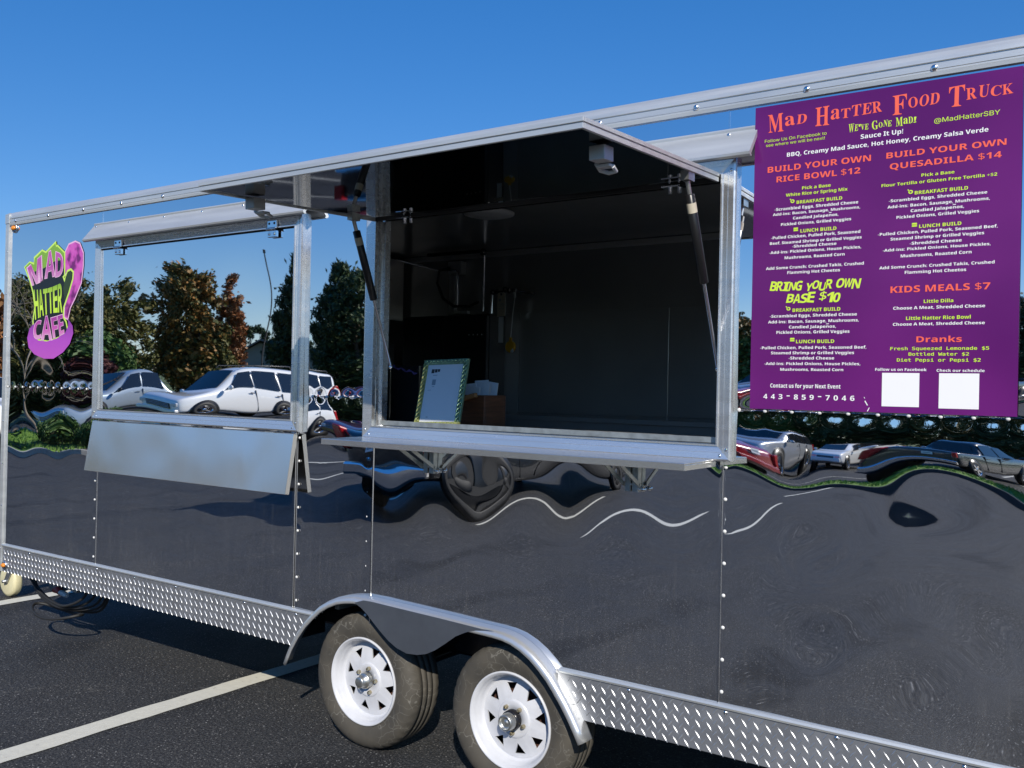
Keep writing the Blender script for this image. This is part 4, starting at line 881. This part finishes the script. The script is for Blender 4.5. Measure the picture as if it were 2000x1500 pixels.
b_ = MB(); b_.box(-.066, -.060, -.094, -.088, .0, .29, 'chrome'); b_.build('edge_strip', bb)
b_ = MB(); b_.tube([(-.06 + .018 * i, -.085, .297 - .0035 * i + .006 * math.sin(i * 1.9)) for i in range(11)], [.006 + .002 * (i % 2) for i in range(11)], 'violet_cord', 8); b_.build('cord', bb)
M['fridge'] = pbr('black appliance enamel', (.022, .023, .027), .38)
fg = thing('refrigerator', 'tall black refrigerator with a row of white dots standing at the back', 'refrigerator', (-1.485, 2.32, .62 + DZ)); b_ = MB()
b_.box(-.42, .42, -.085, .115, 0, 1.64, 'fridge'); b_.build('body', fg, .006)
b_ = MB()
for x0, x1 in ((-.415, -.003), (.003, .415)): b_.box(x0, x1, -.12, -.088, .06, 1.63, 'fridge')
b_.build('door', fg, .006); b_ = MB()
for x in (.25, .29, .33, .37): b_.dome((x, -.12, 1.485), .007, .003, 'dot_white')
b_.build('indicator_dots', fg)
hd = thing('sloped_cupboard', 'plain hood with a sloped face in the far left of the kitchen', 'cupboard', (-2.7, 2.0, 1.5 + DZ)); b_ = MB(); b_.prism([(-.72, 1.1), (-.42, 1.1), (.06, .74), (.40, .74), (.40, 1.24), (-.72, 1.24)], 'x', -.72, .62, 'black_in'); b_.build('sloped_top', hd, .004)  # sloped prism set above a plain box at the far left end
b_ = MB(); b_.box(-.60, .58, -.40, .35, -.85, .55, 'black_in'); b_.build('cabinet', hd, .004)
b_ = MB(); b_.box(-1.60, -1.465, 2.38, 2.448, 2.60, 2.70, 'white_plastic'); b_.build('junction_box', T, .005); b_ = MB(); b_.box(-1.61, -1.55, 2.41, 2.448, 2.285, 2.598, 'white_plastic'); b_.box(-1.55, -1.42, 2.41, 2.448, 2.285, 2.31, 'white_plastic'); b_.build('white_channel', T, .003)
b_ = MB(); b_.tube([(-2.06, 2.31, 2.735), (-1.70, 2.31, 2.640), (-1.66, 2.31, 2.632), (-1.46, 2.31, 2.617), (-1.443, 2.31, 2.60), (-1.438, 2.31, 2.33)], .008, 'chrome', 10); b_.tube([(-1.186, 2.31, 2.745), (-1.189, 2.31, 2.29)], .008, 'chrome', 10); b_.build('gas_pipe', T)
b_ = MB(); b_.tube([(-1.74, 2.30, 2.752), (-1.19, 2.30, 2.748)], .014, 'black_paint', 10); b_.sphere((-1.19, 2.30, 2.74), .028, 'black_paint', 12)
b_.tube([(-1.50, 2.29, 2.635), (-1.60, 2.28, 2.62), (-1.62, 2.28, 2.52), (-1.56, 2.28, 2.40), (-1.45, 2.28, 2.335), (-1.30, 2.28, 2.33), (-1.21, 2.28, 2.36)], .011, 'rubber', 10); b_.build('gas_hose', T)
b_ = MB()
for x, z, r_ in ((-1.02, 2.42, .022), (-.98, 2.425, .016), (-.91, 2.435, .02), (-.87, 2.425, .024), (-.83, 2.42, .018)): b_.sphere((x, 2.20, z), r_, 'black_plastic', 12)
b_.tube([(-1.04, 2.20, 2.415), (-.81, 2.20, 2.42), (-.81, 2.44, 2.42)], .010, 'black_paint', 10); b_.tube([(-1.025, 2.20, 2.41), (-1.028, 2.20, 2.26)], .009, 'chrome', 10); b_.tube([(-.83, 2.20, 2.42), (-.82, 2.20, 2.37)], .012, 'galv', 10); b_.build('gas_valve', T)
tg = thing('hanging_tag', 'buff card inspection tag hanging above a narrow white strip', 'tag', (-.905, 2.15, 2.395 + DZ)); b_ = MB(); b_.prism([(-.034, -.165), (.036, -.16), (.034, .0), (.024, .012), (-.022, .012), (-.034, .0)], 'y', -.002, .002, 'tag'); tc = b_.build('card', tg)
b_ = MB(); b_.add([(.009 * math.cos(a), -.0026, -.002 + .009 * math.sin(a)) for a in np.linspace(0, 6.28, 14, endpoint=False)], [tuple(range(14))], 'ink'); b_.add([(-.012 + .010 * math.cos(a), -.0026, -.045 + .011 * math.sin(a)) for a in np.linspace(0, 6.28, 14, endpoint=False)], [tuple(range(14))], 'ink_grey')
for z in (-.07, -.08, -.09, -.11): b_.add([(-.024, -.0026, z), (.024, -.0026, z), (.024, -.0026, z + .003), (-.024, -.0026, z + .003)], [(0, 1, 2, 3)], 'ink_grey')
b_.build('print', tc, fix=False); b_ = MB(); b_.box(-.020, .022, -.001, .001, -.355, -.168, 'paper'); b_.build('strip', tg)
yd_ = thing('yellow_pull', 'round yellow plastic pull disc hanging on a pale cord', 'pull disc', (-.815, 2.15, 2.008 + DZ)); b_ = MB(); b_.lathe([(.0, -.012), (.036, -.012), (.043, -.006), (.043, .010), (.036, .014), (.0, .014)], (0, 0, 0), 'y', 'yellow', 28); b_.box(-.011, .011, -.006, .006, .04, .068, 'yellow'); b_.build('disc', yd_, .002)
b_ = MB(); b_.tube([(0, 0, .066), (.008, .01, .25), (.018, .03, .425)], .0035, 'white_plastic', 6); b_.build('cord', yd_); b_ = MB(); b_.prism([(.012, -.03), (.03, -.012), (.038, -.028), (.03, -.044), (.01, -.04)], 'y', -.016, -.0125, 'paper'); b_.build('torn_label', yd_)

# ------------------------------------------------------------------ vehicles across the lot (seen in the polished skin)
M['black_tyre'] = pbr('clean black tyre', (.006, .006, .0065), .7)
SPEC = {
 'suv': dict(W=2.0, wr=.40, axles=(1.52, -1.42), st=[(2.56, .50, .80, .84, .78, .70), (2.44, .34, .96, 1.00, .93, .84), (2.0, .27, 1.06, 1.12, .985, .88), (1.25, .25, 1.10, 1.18, 1.0, .88), (1.02, .25, 1.13, 1.24, 1.0, .84), (.30, .25, 1.16, 1.80, 1.0, .75), (-.4, .25, 1.16, 1.89, 1.0, .74), (-1.4, .25, 1.16, 1.89, 1.0, .74), (-2.15, .28, 1.16, 1.86, .99, .73), (-2.45, .32, 1.14, 1.80, .97, .72), (-2.56, .44, 1.00, 1.20, .94, .84)],
   side=[(.88, -.30, .30, -.28), (-.38, -1.36, -.36, -1.36), (-1.46, -2.34, -1.46, -2.22)], ws=(1.0, .34), rw=(-2.54, -2.40), rails=True),
 'pickup': dict(W=1.96, wr=.40, axles=(1.78, -1.72), st=[(2.85, .55, .86, .90, .78, .70), (2.74, .38, 1.00, 1.05, .92, .84), (2.3, .30, 1.08, 1.14, .97, .88), (1.5, .28, 1.12, 1.20, .98, .86), (1.3, .28, 1.14, 1.26, .98, .82), (.62, .28, 1.16, 1.80, .98, .73), (.0, .28, 1.16, 1.88, .98, .72), (-.75, .28, 1.16, 1.86, .98, .72), (-.98, .28, 1.16, 1.22, .98, .90), (-1.1, .28, 1.16, 1.17, .98, .92), (-2.7, .30, 1.14, 1.15, .97, .92), (-2.84, .42, 1.06, 1.09, .94, .88)],
   side=[(1.16, .16, .60, .16), (.08, -.80, .08, -.72)], ws=(1.28, .66), rw=(-.97, -.80), rails=False),
 'sedan': dict(W=1.84, wr=.33, axles=(1.40, -1.38), st=[(2.38, .45, .64, .68, .74, .66), (2.26, .28, .78, .82, .86, .78), (1.8, .22, .86, .92, .91, .82), (1.1, .20, .92, 1.00, .92, .80), (.9, .20, .93, 1.05, .92, .76), (.05, .20, .95, 1.40, .92, .60), (-.4, .20, .95, 1.45, .92, .58), (-1.0, .20, .95, 1.40, .92, .58), (-1.75, .22, .96, 1.08, .91, .74), (-2.2, .28, .94, 1.02, .88, .78), (-2.38, .42, .84, .90, .82, .74)],
   side=[(.70, -.30, .08, -.30), (-.38, -1.45, -.38, -1.02)], ws=(.92, .06), rw=(-1.72, -1.02), rails=False)}
def vehicle(name, kind, paint, loc, rz, label, cat, group='cars parked across the lot', size=1.0, rim='chrome'):
    s = SPEC[kind]; r = thing(name, label, cat, (*loc, 0), R(rz), group); st = s['st']
    def at(x):
        xs = [q[0] for q in st]
        return [float(np.interp(x, xs[::-1], [q[k] for q in st][::-1])) for k in range(1, 6)]
    def sec(x):
        zb, zs, zr, ws, wr = at(x); h = [(ws * .88, zb), (ws * .985, zb + .10), (ws, (zb + zs) * .5 + .06), (ws * .97, zs), (wr, zr - .05 if zr - zs > .1 else zr - .01), (wr * .76, zr), (0, zr + .012)]
        return [(x, y, z) for y, z in h] + [(x, -y, z) for y, z in h[-2::-1]]
    P = [sec(q[0]) for q in st]; k = len(P[0]); vs = [p for q in P for p in q]
    b_ = MB(); b_.add(vs, [(i * k + j, i * k + j + 1, (i + 1) * k + j + 1, (i + 1) * k + j) for i in range(len(P) - 1) for j in range(k - 1)] + [tuple(range(k)), tuple(range((len(P) - 1) * k, len(P) * k))] + [(i * k, (i + 1) * k, (i + 1) * k + k - 1, i * k + k - 1) for i in range(len(P) - 1)], paint, True)
    body = b_.build('body', r); sb = body.modifiers.new('sub', 'SUBSURF'); sb.levels = 1; sb.render_levels = 2
    def sidept(x, f, sg, off=.02):
        zb, zs, zr, ws, wr = at(x); y = ws * .97 * (1 - f) + wr * f; z = zs * (1 - f) + (zr - .05) * f; return (x, sg * (y + off), z + off * .3)
    for sg in (1, -1):
        for x0b, x1b, x0t, x1t in s['side']:
            b_ = MB(); n = 5; vs = []
            for j, (xa, xc, f) in enumerate(((x0b, x1b, .08), ((x0b + x0t) / 2, (x1b + x1t) / 2, .5), (x0t, x1t, .88))):
                for i in range(n): vs.append(sidept(xa + (xc - xa) * i / (n - 1), f, sg))
            b_.add(vs, [(j * n + i, j * n + i + 1, (j + 1) * n + i + 1, (j + 1) * n + i) for j in range(2) for i in range(n - 1)], 'glass_dark', True); b_.build('side_window', r)
        for x0b, x1b, *_ in s['side'][:2]:
            zb, zs, zr, ws, wr = at(x1b); b_ = MB(); b_.box(x1b + .05, x1b + .22, sg * (ws + .004), sg * (ws + .022), zs - .14, zs - .11, 'chrome' if paint == 'car_white' else paint); b_.build('door_handle', r)
            b_ = MB(); b_.box(x1b - .045, x1b - .036, sg * (ws * .94), sg * (ws + .0015), zb + .16, zs - .03, 'black_plastic'); b_.build('door_seam', r)
        x = s['side'][0][0] - .06; zb, zs, zr, ws, wr = at(x); b_ = MB(); b_.sphere((x, sg * (ws + .13), zs + .07), .11, paint if kind != 'pickup' else 'black_plastic', 12, (.55, 1, .75)); b_.build('mirror', r)
        for ax in s['axles']:
            zb, zs, zr, ws, wr = at(ax); b_ = MB(); R_ = s['wr']; b_.lathe([(0, 0), (R_ * 1.20, 0), (R_ * 1.20, .012), (0, .012)], (ax, sg * (ws - .004) - .006, R_ + .02), 'y', 'black_plastic', 28); b_.build('wheel_arch', r)
            wt = bpy.data.objects.new('wheel', None); COL.objects.link(wt); wt.parent = r; wt.location = (ax, sg * (ws - .10), R_); wt.rotation_euler = (0, R(random.uniform(0, 72)), 0 if sg < 0 else R(180)); wt.empty_display_size = .2
            b_ = MB(); b_.lathe([(R_ * .66, -.115), (R_ * .80, -.125), (R_ * .95, -.115), (R_, -.085), (R_, .085), (R_ * .9, .11), (R_ * .6, .10)], (0, 0, 0), 'y', 'rubber' if rim == 'chrome' else 'black_tyre', 32); b_.build('tyre', wt)
            b_ = MB(); b_.lathe([(R_ * .67, -.117), (R_ * .63, -.112), (R_ * .60, -.06)], (0, 0, 0), 'y', rim, 28); b_.lathe([(R_ * .62, -.05), (0, -.05)], (0, 0, 0), 'y', 'black_paint', 20); b_.lathe([(.07, -.11), (.06, -.12), (0, -.122)], (0, 0, 0), 'y', rim, 14)
            for q in range(5):
                X_ = Matrix.Rotation(R(72 * q), 4, 'Y'); b_.prism([(-.045, .05), (.045, .05), (.028, R_ * .63), (-.028, R_ * .63)], 'y', -.112, -.085, rim, X_)
            b_.build('rim', wt)
    def front(xb, xt, m, nm, wf=.86):
        vs = []; n = 7
        for j in range(4):
            x = xb + (xt - xb) * j / 3; zb, zs, zr, ws, wr = at(x)
            for i in range(n): u = -1 + 2 * i / (n - 1); vs.append((x + (.035 if xb > xt else -.035), u * wr * wf, zr + .022 - .02 * u * u))
        b_ = MB(); b_.add(vs, [(j * n + i, j * n + i + 1, (j + 1) * n + i + 1, (j + 1) * n + i) for j in range(3) for i in range(n - 1)], m, True); b_.build(nm, r)
    front(s['ws'][0], s['ws'][1], 'glass_dark', 'windshield'); front(s['rw'][0], s['rw'][1], 'glass_dark', 'rear_window', .80)
    xf, xr = st[0][0], st[-1][0]; zf = st[0][2]; W = s['W']; zr_ = st[-1][2]
    b_ = MB(); b_.box(xf - .10, xf + .03, -W * .26, W * .26, zf - .20, zf + .02, 'black_plastic')
    for z in (zf - .15, zf - .09, zf - .03): b_.box(xf - .08, xf + .04, -W * .25, W * .25, z - .008, z + .008, 'chrome')
    b_.build('grille', r, .01)
    for sg in (1, -1):
        b_ = MB(); y0, y1 = sorted((sg * W * .28, sg * W * .43)); b_.box(xf - .22, xf - .02, y0, y1, zf - .10, zf + .06, 'clear_lens'); b_.build('headlight', r, .03)
        y0, y1 = sorted((sg * W * .40, sg * W * .475)); b_ = MB(); b_.box(xr - .01, xr + .12, y0, y1, zr_ - .22, zr_ + (.06 if kind != 'suv' else .22), 'red_lens'); b_.build('taillight', r, .02)
    b_ = MB(); b_.box(xf - .14, xf + .06, -W * .44, W * .44, .36, .56, paint if kind != 'pickup' else 'chrome'); b_.build('front_bumper', r, .04)
    b_ = MB(); b_.box(xr - .06, xr + .12, -W * .45, W * .45, .42, .62, paint if kind != 'pickup' else 'chrome'); b_.build('rear_bumper', r, .04)
    b_ = MB(); b_.box(xr - .035, xr - .025, -.16, .16, .80, .96, 'paper'); b_.box(xr - .037, xr - .034, -.12, .12, .85, .91, 'ink_grey'); b_.build('licence_plate', r)
    if s['rails']:
        for sg in (1, -1):
            b_ = MB(); b_.tube([(.1, sg * .66, 1.86), (.0, sg * .67, 1.94), (-2.0, sg * .67, 1.94), (-2.1, sg * .66, 1.87)], .018, 'black_plastic', 8); b_.build('roof_rack', r)
    r.scale = (size,) * 3
    return r
vehicle('parked_suv', 'suv', 'car_white', (-21.4, -16.0), 90, 'large white SUV with roof rack parked nose towards the trailer, reflected in the closed hatch', 'suv', size=1.05)
vehicle('pickup_truck', 'pickup', 'car_blue', (-25.7, -15.2), 90, 'pale blue pickup truck parked behind the clipped bushes', 'pickup truck')
vehicle('parked_car', 'sedan', 'car_maroon', (-17.6, -18.2), 90, 'dark maroon car parked beside the white SUV', 'car')
vehicle('pickup_truck', 'pickup', 'car_black', (-6.1, -9.4), -90, 'black pickup truck with its tailgate facing the serving window', 'pickup truck', size=1.14, rim='black_tyre')
vehicle('pickup_truck', 'pickup', 'car_grey', (-1.2, -24.0), -76, 'dark grey pickup truck driving away beyond the grass strip', 'pickup truck')
vehicle('parked_car', 'sedan', 'car_red', (-8.6, -23.2), 195, 'bright red car on the lane behind the grass strip', 'car')
vehicle('parked_suv', 'suv', 'car_silver', (-9.6, -33.0), 95, 'silver SUV at the far end of the back parking row', 'suv')
vehicle('parked_car', 'sedan', 'car_white', (-6.4, -33.2), 90, 'small white car in the back parking row next to the silver SUV', 'car')
vehicle('parked_car', 'sedan', 'car_silver', (-3.2, -33.0), 90, 'silver car in the back parking row right of the small white car', 'car')
vehicle('parked_suv', 'suv', 'navy', (3.2, -20.9), 172, 'navy SUV passing along the grass strip at the right', 'suv')
vehicle('parked_suv', 'suv', 'car_white', (-22.2, 8.6), 12, 'white SUV half hidden beyond the nose of the trailer', 'suv')

# ------------------------------------------------------------------ planting, kerbs, lamp, far house
def leaves(centres, per, spread, size, droop=0., stretch=1.):
    centres = np.asarray(centres, float); n = len(centres) * per
    c = np.repeat(centres, per, 0) + rng.normal(0, 1, (n, 3)) * spread
    a = rng.normal(0, 1, (n, 3)); a /= np.linalg.norm(a, axis=1, keepdims=True)
    if droop: a = a * (1 - droop) + np.array([0, 0, -1.]) * droop; a /= np.linalg.norm(a, axis=1, keepdims=True)
    b_ = np.cross(a, rng.normal(0, 1, (n, 3))); b_ /= np.linalg.norm(b_, axis=1, keepdims=True)
    s = size * rng.uniform(.6, 1.4, (n, 1)); a = a * s * stretch; b_ = b_ * s * .55
    V = np.stack([c - a, c + b_, c + a, c - b_], 1).reshape(-1, 3); F = np.arange(n * 4).reshape(-1, 4); return V, F
def branchy(b_, p, d, ln, r, depth, m, tips):
    q = p + d * ln; mid = p + d * ln * .5 + Vector(rng.normal(0, ln * .06, 3)); b_.tube([p, mid, q], [r, r * .85, r * .7], m, 6 if r > .03 else 4, False)
    if depth == 0: tips.append(q); return
    for k in range(2 if random.random() < .6 else 3):
        v_ = (d + Vector(rng.normal(0, .42, 3)) + Vector((0, 0, .12))).normalized(); branchy(b_, q, v_, ln * random.uniform(.62, .82), r * .62, depth - 1, m, tips)
def tree(name, label, cat, loc, h, rad, lf, shape='broad', n=130, per=60, size=.17, bark='bark', group=None, base=.18):
    r = thing(name, label, cat, (*loc, 0), 0, group); b_ = MB(); tr = .035 * h ** .9 * .6
    b_.tube([(0, 0, -.05), (.02 * h * .3, 0, h * .3), (-.01 * h, .02 * h, h * .62), (0, 0, h * .93)], [tr, tr * .75, tr * .45, tr * .08], bark, 10)
    ph = rng.uniform(0, 6.28, 6); cs = []
    while len(cs) < n:
        z = rng.uniform(base, 1.0); th = rng.uniform(0, 6.28)
        if shape == 'cone': env = (1 - (z - base) / (1 - base)) ** .8 + .03
        elif shape == 'column': env = math.sin(math.pi * min(1, (z - base) / (1 - base) * .86 + .14)) ** .55 * (1.05 - .55 * z)
        else: env = math.sqrt(max(0, 1 - ((z - (base + 1) / 2) / ((1 - base) / 2)) ** 2))
        env *= 1 + .22 * math.sin(3 * th + ph[0] + 5 * z) + .15 * math.sin(5 * th + ph[1] - 9 * z)
        q = rng.uniform(.25, 1) ** .6
        if rng.uniform() < env * .9 + .12: cs.append((rad * env * q * math.cos(th), rad * env * q * math.sin(th), h * z))
    for i in range(0, n, max(1, n // 14)):
        c = cs[i]; z0 = max(h * .15, c[2] * .72); b_.tube([(0, 0, z0), (c[0] * .5, c[1] * .5, (z0 + c[2]) * .52), c], [tr * .35, tr * .22, tr * .06], bark, 6)
    b_.build('trunk', r)
    V, F = leaves(cs, int(per * 1.7), (rad * .11, rad * .11, rad * .09), size * .72, .62 if shape == 'column' else 0, 1.8 if shape == 'column' else 1)
    npmesh('crown', V, F, lf, r); return r
def RP(dx, dy, t_): return (3.04 + dx * t_, 3.357 - dy * t_)
tree('autumn_tree', 'tall orange and green autumn tree centred in the closed hatch reflection', 'tree', RP(-.808, .589, 52), 7.6, 1.9, M['leaf_orange'], 'broad', 170, 70, .17, base=.08)
tree('autumn_tree', 'narrow pointed rust-coloured tree right of the tall orange tree', 'tree', RP(-.781, .625, 54), 7.0, 1.15, M['leaf_rust'], 'cone', 110, 60, .15, base=.06)
tree('deciduous_tree', 'small olive tree crowding the foot of the tall orange tree', 'tree', RP(-.794, .608, 52), 4.2, 1.2, M['leaf_olive'], 'broad', 90, 60, .15, base=.06)
tree('evergreen_tree', 'tall weeping dark evergreen with a thin tip behind the white SUV', 'tree', RP(-.736, .677, 60), 9.4, 1.8, M['leaf_dark'], 'column', 170, 70, .16, base=.03)
tree('evergreen_tree', 'broad dark green tree right of the weeping evergreen', 'tree', RP(-.722, .692, 58), 8.6, 2.6, M['leaf_dark'], 'broad', 190, 70, .18, base=.04)
tree('evergreen_tree', 'distant small cedar standing by the grey roof', 'tree', RP(-.767, .639, 92), 6.6, 1.5, M['leaf_dark'], 'broad', 60, 50, .22, base=.2)
tree('deciduous_tree', 'dense olive tree at the far left behind the pale blue pickup', 'tree', RP(-.884, .452, 43), 5.6, 1.9, M['leaf_olive'], 'broad', 150, 65, .16, base=.10)
tree('deciduous_tree', 'rounded brown-olive tree left of the closed hatch frame', 'tree', RP(-.862, .497, 45), 5.9, 1.9, M['leaf_olive'], 'broad', 150, 65, .16, base=.10)
tree('deciduous_tree', 'olive tree with thin top at the left end of the closed hatch', 'tree', RP(-.842, .530, 49), 6.0, 1.6, M['leaf_olive'], 'broad', 120, 60, .16, base=.06)
tree('green_tree', 'low bushy green tree between the olive trees', 'tree', RP(-.853, .512, 42), 3.4, 1.6, M['leaf_green'], 'broad', 90, 60, .15, base=.05)
tree('burgundy_tree', 'small burgundy tree behind the pale blue pickup', 'tree', (-31.5, -17.2), 2.5, 1.0, M['leaf_burg'], 'broad', 80, 60, .13, base=.1)
bt = thing('bare_tree', 'leafless pale tree with fine twigs at the far left', 'tree', (*RP(-.880, .460, 37), 0)); b_ = MB(); tips = []
b_.tube([(0, 0, 0), (.03, .02, .9), (0, 0, 1.7)], [.10, .08, .07], 'bark_pale', 8)
for k in range(5): branchy(b_, Vector((0, 0, 1.2 + .12 * k)), Vector((math.cos(k * 1.3) * .6, math.sin(k * 1.3) * .6, 1)).normalized(), 1.5, .055, 4, 'bark_pale', tips)
b_.build('trunk', bt)
V, F = leaves(tips, 3, .12, .05); npmesh('crown', V, F, M['leaf_olive'], bt)
hz = [((-17.5, -49), 5.6, 2.6, 'leaf_orange', 'orange-tipped tree just right of the serving window in the far row'), ((-13.5, -47), 6.3, 2.5, 'leaf_green', 'mid green tree behind the parked white cars'), ((-9.5, -46), 5.8, 2.6, 'leaf_dark', 'dark tree behind the silver cars of the back row'), ((-6.0, -47), 6.6, 2.5, 'leaf_olive', 'olive tree in the far row behind the grey pickup'), ((-2.5, -45), 6.2, 2.5, 'leaf_dark', 'dark tree in the far row straight behind the grey pickup'), ((1.0, -46), 6.5, 2.6, 'leaf_olive', 'yellowish tree in the far row right of the grey pickup'), ((4.5, -45), 7, 2.8, 'leaf_orange', 'orange tree at the right end of the far row')]
for p_, h_, r_, lf, lb in hz: tree('deciduous_tree', lb, 'tree', p_, h_, r_, M[lf], 'broad', 130, 55, .20, group='trees of the far row', base=.05)
for i, (x, y) in enumerate(((-27, 17), (-33, 13), (-38, 23))):
    tree('autumn_tree', ['brick-orange tree beyond the nose of the trailer', 'rust tree standing left beyond the white SUV', 'tall rust tree far beyond the trailer nose'][i], 'tree', (x, y), 4.2 + i, 2.2, M['leaf_rust'], 'broad', 110, 50, .2, base=.05)
# far woodland, one mass
cs = []
for k in range(900):
    a = rng.uniform(R(150), R(400)); d = rng.uniform(120, 150); x, y = d * math.cos(a) * 1.2, d * math.sin(a)
    if y < 60: cs.append((x, y, rng.uniform(.3, 1) * (4.5 + 1.5 * math.sin(a * 23) + 1.2 * math.sin(a * 51))))
V, F = leaves(cs, 26, (1.4, 1.4, .9), .75); o = npmesh('far_woodland', V, F, M['leaf_olive']); o['kind'] = 'stuff'; tag(o, 'far olive woodland along the edge of the site', 'woodland')
def island(x0, x1, y0, y1, r_, kerb, name='kerb', nb=5000, hh=.14):
    pts = []
    for cx, cy, a0 in ((x1 - r_, y1 - r_, 0), (x0 + r_, y1 - r_, 90), (x0 + r_, y0 + r_, 180), (x1 - r_, y0 + r_, 270)):
        for k in range(7): a = R(a0 + 15 * k); pts.append((cx + r_ * math.cos(a), cy + r_ * math.sin(a)))
    ins = []; cx, cy = (x0 + x1) / 2, (y0 + y1) / 2
    for x, y in pts: d = Vector((cx - x, cy - y)); f = .16 / max(.3, min(abs((x1 - x0) / 2), abs((y1 - y0) / 2))); ins.append((x + d.x * .16 / max(.5, abs(x1 - x0) / 2), y + d.y * .16 / max(.5, abs(y1 - y0) / 2)))
    n = len(pts); b_ = MB(); vs = [(x, y, .0) for x, y in pts] + [(x, y, hh) for x, y in pts] + [(x, y, hh) for x, y in ins] + [(x, y, 0) for x, y in ins]
    b_.add(vs, [(k * n + i, k * n + (i + 1) % n, (k + 1) * n + (i + 1) % n, (k + 1) * n + i) for k in range(3) for i in range(n)], kerb); struct(b_.build(name, None, .015))
    b_ = MB(); b_.add([(x, y, hh - .01) for x, y in ins], [tuple(range(n))], 'grass'); go = b_.build('grass'); go['kind'] = 'stuff'
    c = np.stack([rng.uniform(x0 + .3, x1 - .3, nb), rng.uniform(y0 + .3, y1 - .3, nb), np.full(nb, hh)], 1); th = rng.uniform(0, 6.28, nb); wv = np.stack([np.cos(th), np.sin(th), np.zeros(nb)], 1) * .02; tip = rng.normal(0, .02, (nb, 3)); tip[:, 2] = rng.uniform(.04, .09, nb)
    V = np.stack([c - wv, c + wv, c + tip], 1).reshape(-1, 3); go2 = npmesh('grass_blades', V, np.arange(nb * 3).reshape(-1, 3), 'grass', go); return go
go = island(-28.5, -17.4, -12.4, -8.0, 1.6, 'concrete'); tag(go, 'green grass on the kerbed island with the clipped bushes', 'grass')
go = island(-9.0, 14.0, -20.6, -18.4, .9, 'kerb_dark'); tag(go, 'bright mown grass strip along the drive behind a dark kerb', 'grass')
b_ = MB(); b_.add([(-19.6 + 2.0 * math.cos(a), -9.6 + 1.1 * math.sin(a), .145) for a in np.linspace(0, 6.28, 24, endpoint=False)], [tuple(range(24))], 'mulch'); o = b_.build('mulch_bed'); o['kind'] = 'structure'
for i, (x, y, s_) in enumerate(((-20.8, -9.7, .62), (-19.5, -9.5, .70), (-18.3, -9.7, .60))):
    bs = thing('clipped_bush', ['clipped green bush at the outer end of the mulch bed', 'largest clipped bush in the middle of the mulch bed', 'clipped green bush nearest the trailer on the mulch bed'][i], 'bush', (x, y, .14), 0, 'clipped bushes on the island'); b_ = MB()
    for q in range(5): a = q * 1.26; b_.tube([(0, 0, 0), (.2 * math.cos(a), .2 * math.sin(a), s_ * .6), (.4 * math.cos(a), .4 * math.sin(a), s_)], [.02, .014, .006], 'bark', 5)
    b_.build('stem', bs); c = rng.normal(0, 1, (90, 3)); c /= np.linalg.norm(c, axis=1, keepdims=True); c *= rng.uniform(.5, 1, (90, 1)); c = c * (s_ * .95, s_ * .8, s_ * .55) + (0, 0, s_ * .6)
    V, F = leaves(c, 50, .06, .045); npmesh('crown', V, F, M['leaf_green'], bs)
b_ = MB(); b_.add([(-400, -400, .012), (400, -400, .012), (400, -40, .012), (-34, -40, .012), (-34, -13, .012), (-400, -13, .012)], [(0, 1, 2, 3, 4, 5)], 'field'); struct(b_.build('lawn'))
b_ = MB(); b_.add([(-400, 26, .012), (60, 26, .012), (60, 400, .012), (-400, 400, .012)], [(0, 1, 2, 3)], 'field'); struct(b_.build('lawn'))
lp = thing('lamp_post', 'tall thin lamp post with a bent arm rising behind the white SUV', 'lamp post', (*RP(-.7585, .6515, 52), 0)); b_ = MB(); b_.tube([(0, 0, 0), (0, 0, 4), (.03, .02, 7.6)], [.05, .042, .034], 'pole', 10); b_.build('mast', lp)
b_ = MB(); b_.tube([(.03, .02, 7.6), (.10, .07, 7.8), (.42, .35, 8.15)], .034, 'pole', 8); ar = b_.build('arm', lp); b_ = MB(); b_.box(-.17, .17, -.07, .07, -.04, .04, 'pole', Matrix.Translation((.52, .43, 8.23)) @ Matrix.Rotation(R(40), 4, 'Z') @ Matrix.Rotation(R(-18), 4, 'Y')); b_.build('lamp_head', ar, .02)
b_ = MB(); b_.lathe([(.22, 0), (.22, .55), (.17, .6)], (0, 0, 0), 'z', 'concrete', 16, caps=True); b_.build('base', lp)
hs_ = thing('house', 'low grey house with a grey shingle roof far behind the SUV', 'house', (*RP(-.760, .650, 84), 0), R(42)); b_ = MB(); b_.box(-7, 7, -4, 4, 0, 2.5, 'siding'); b_.prism([(-4, 2.5), (4, 2.5), (0, 4.3)], 'x', -6.9, 6.9, 'siding'); b_.build('wall', hs_)
b_ = MB(); b_.prism([(-4.6, 2.38), (-4.6, 2.5), (0, 4.62), (4.6, 2.5), (4.6, 2.38), (0, 4.46)], 'x', -7.5, 7.5, 'roof_grey'); b_.build('roof', hs_)
for x in (-4, -1, 3.5):
    for y in (-4.02, 4.0): b_ = MB(); b_.box(x - .6, x + .6, y, y + .02, .9, 2.0, 'glass_dark'); b_.build('window', hs_)
b_ = MB(); b_.box(.8, 1.8, 4.0, 4.03, 0, 2.05, 'wood'); b_.build('door', hs_)
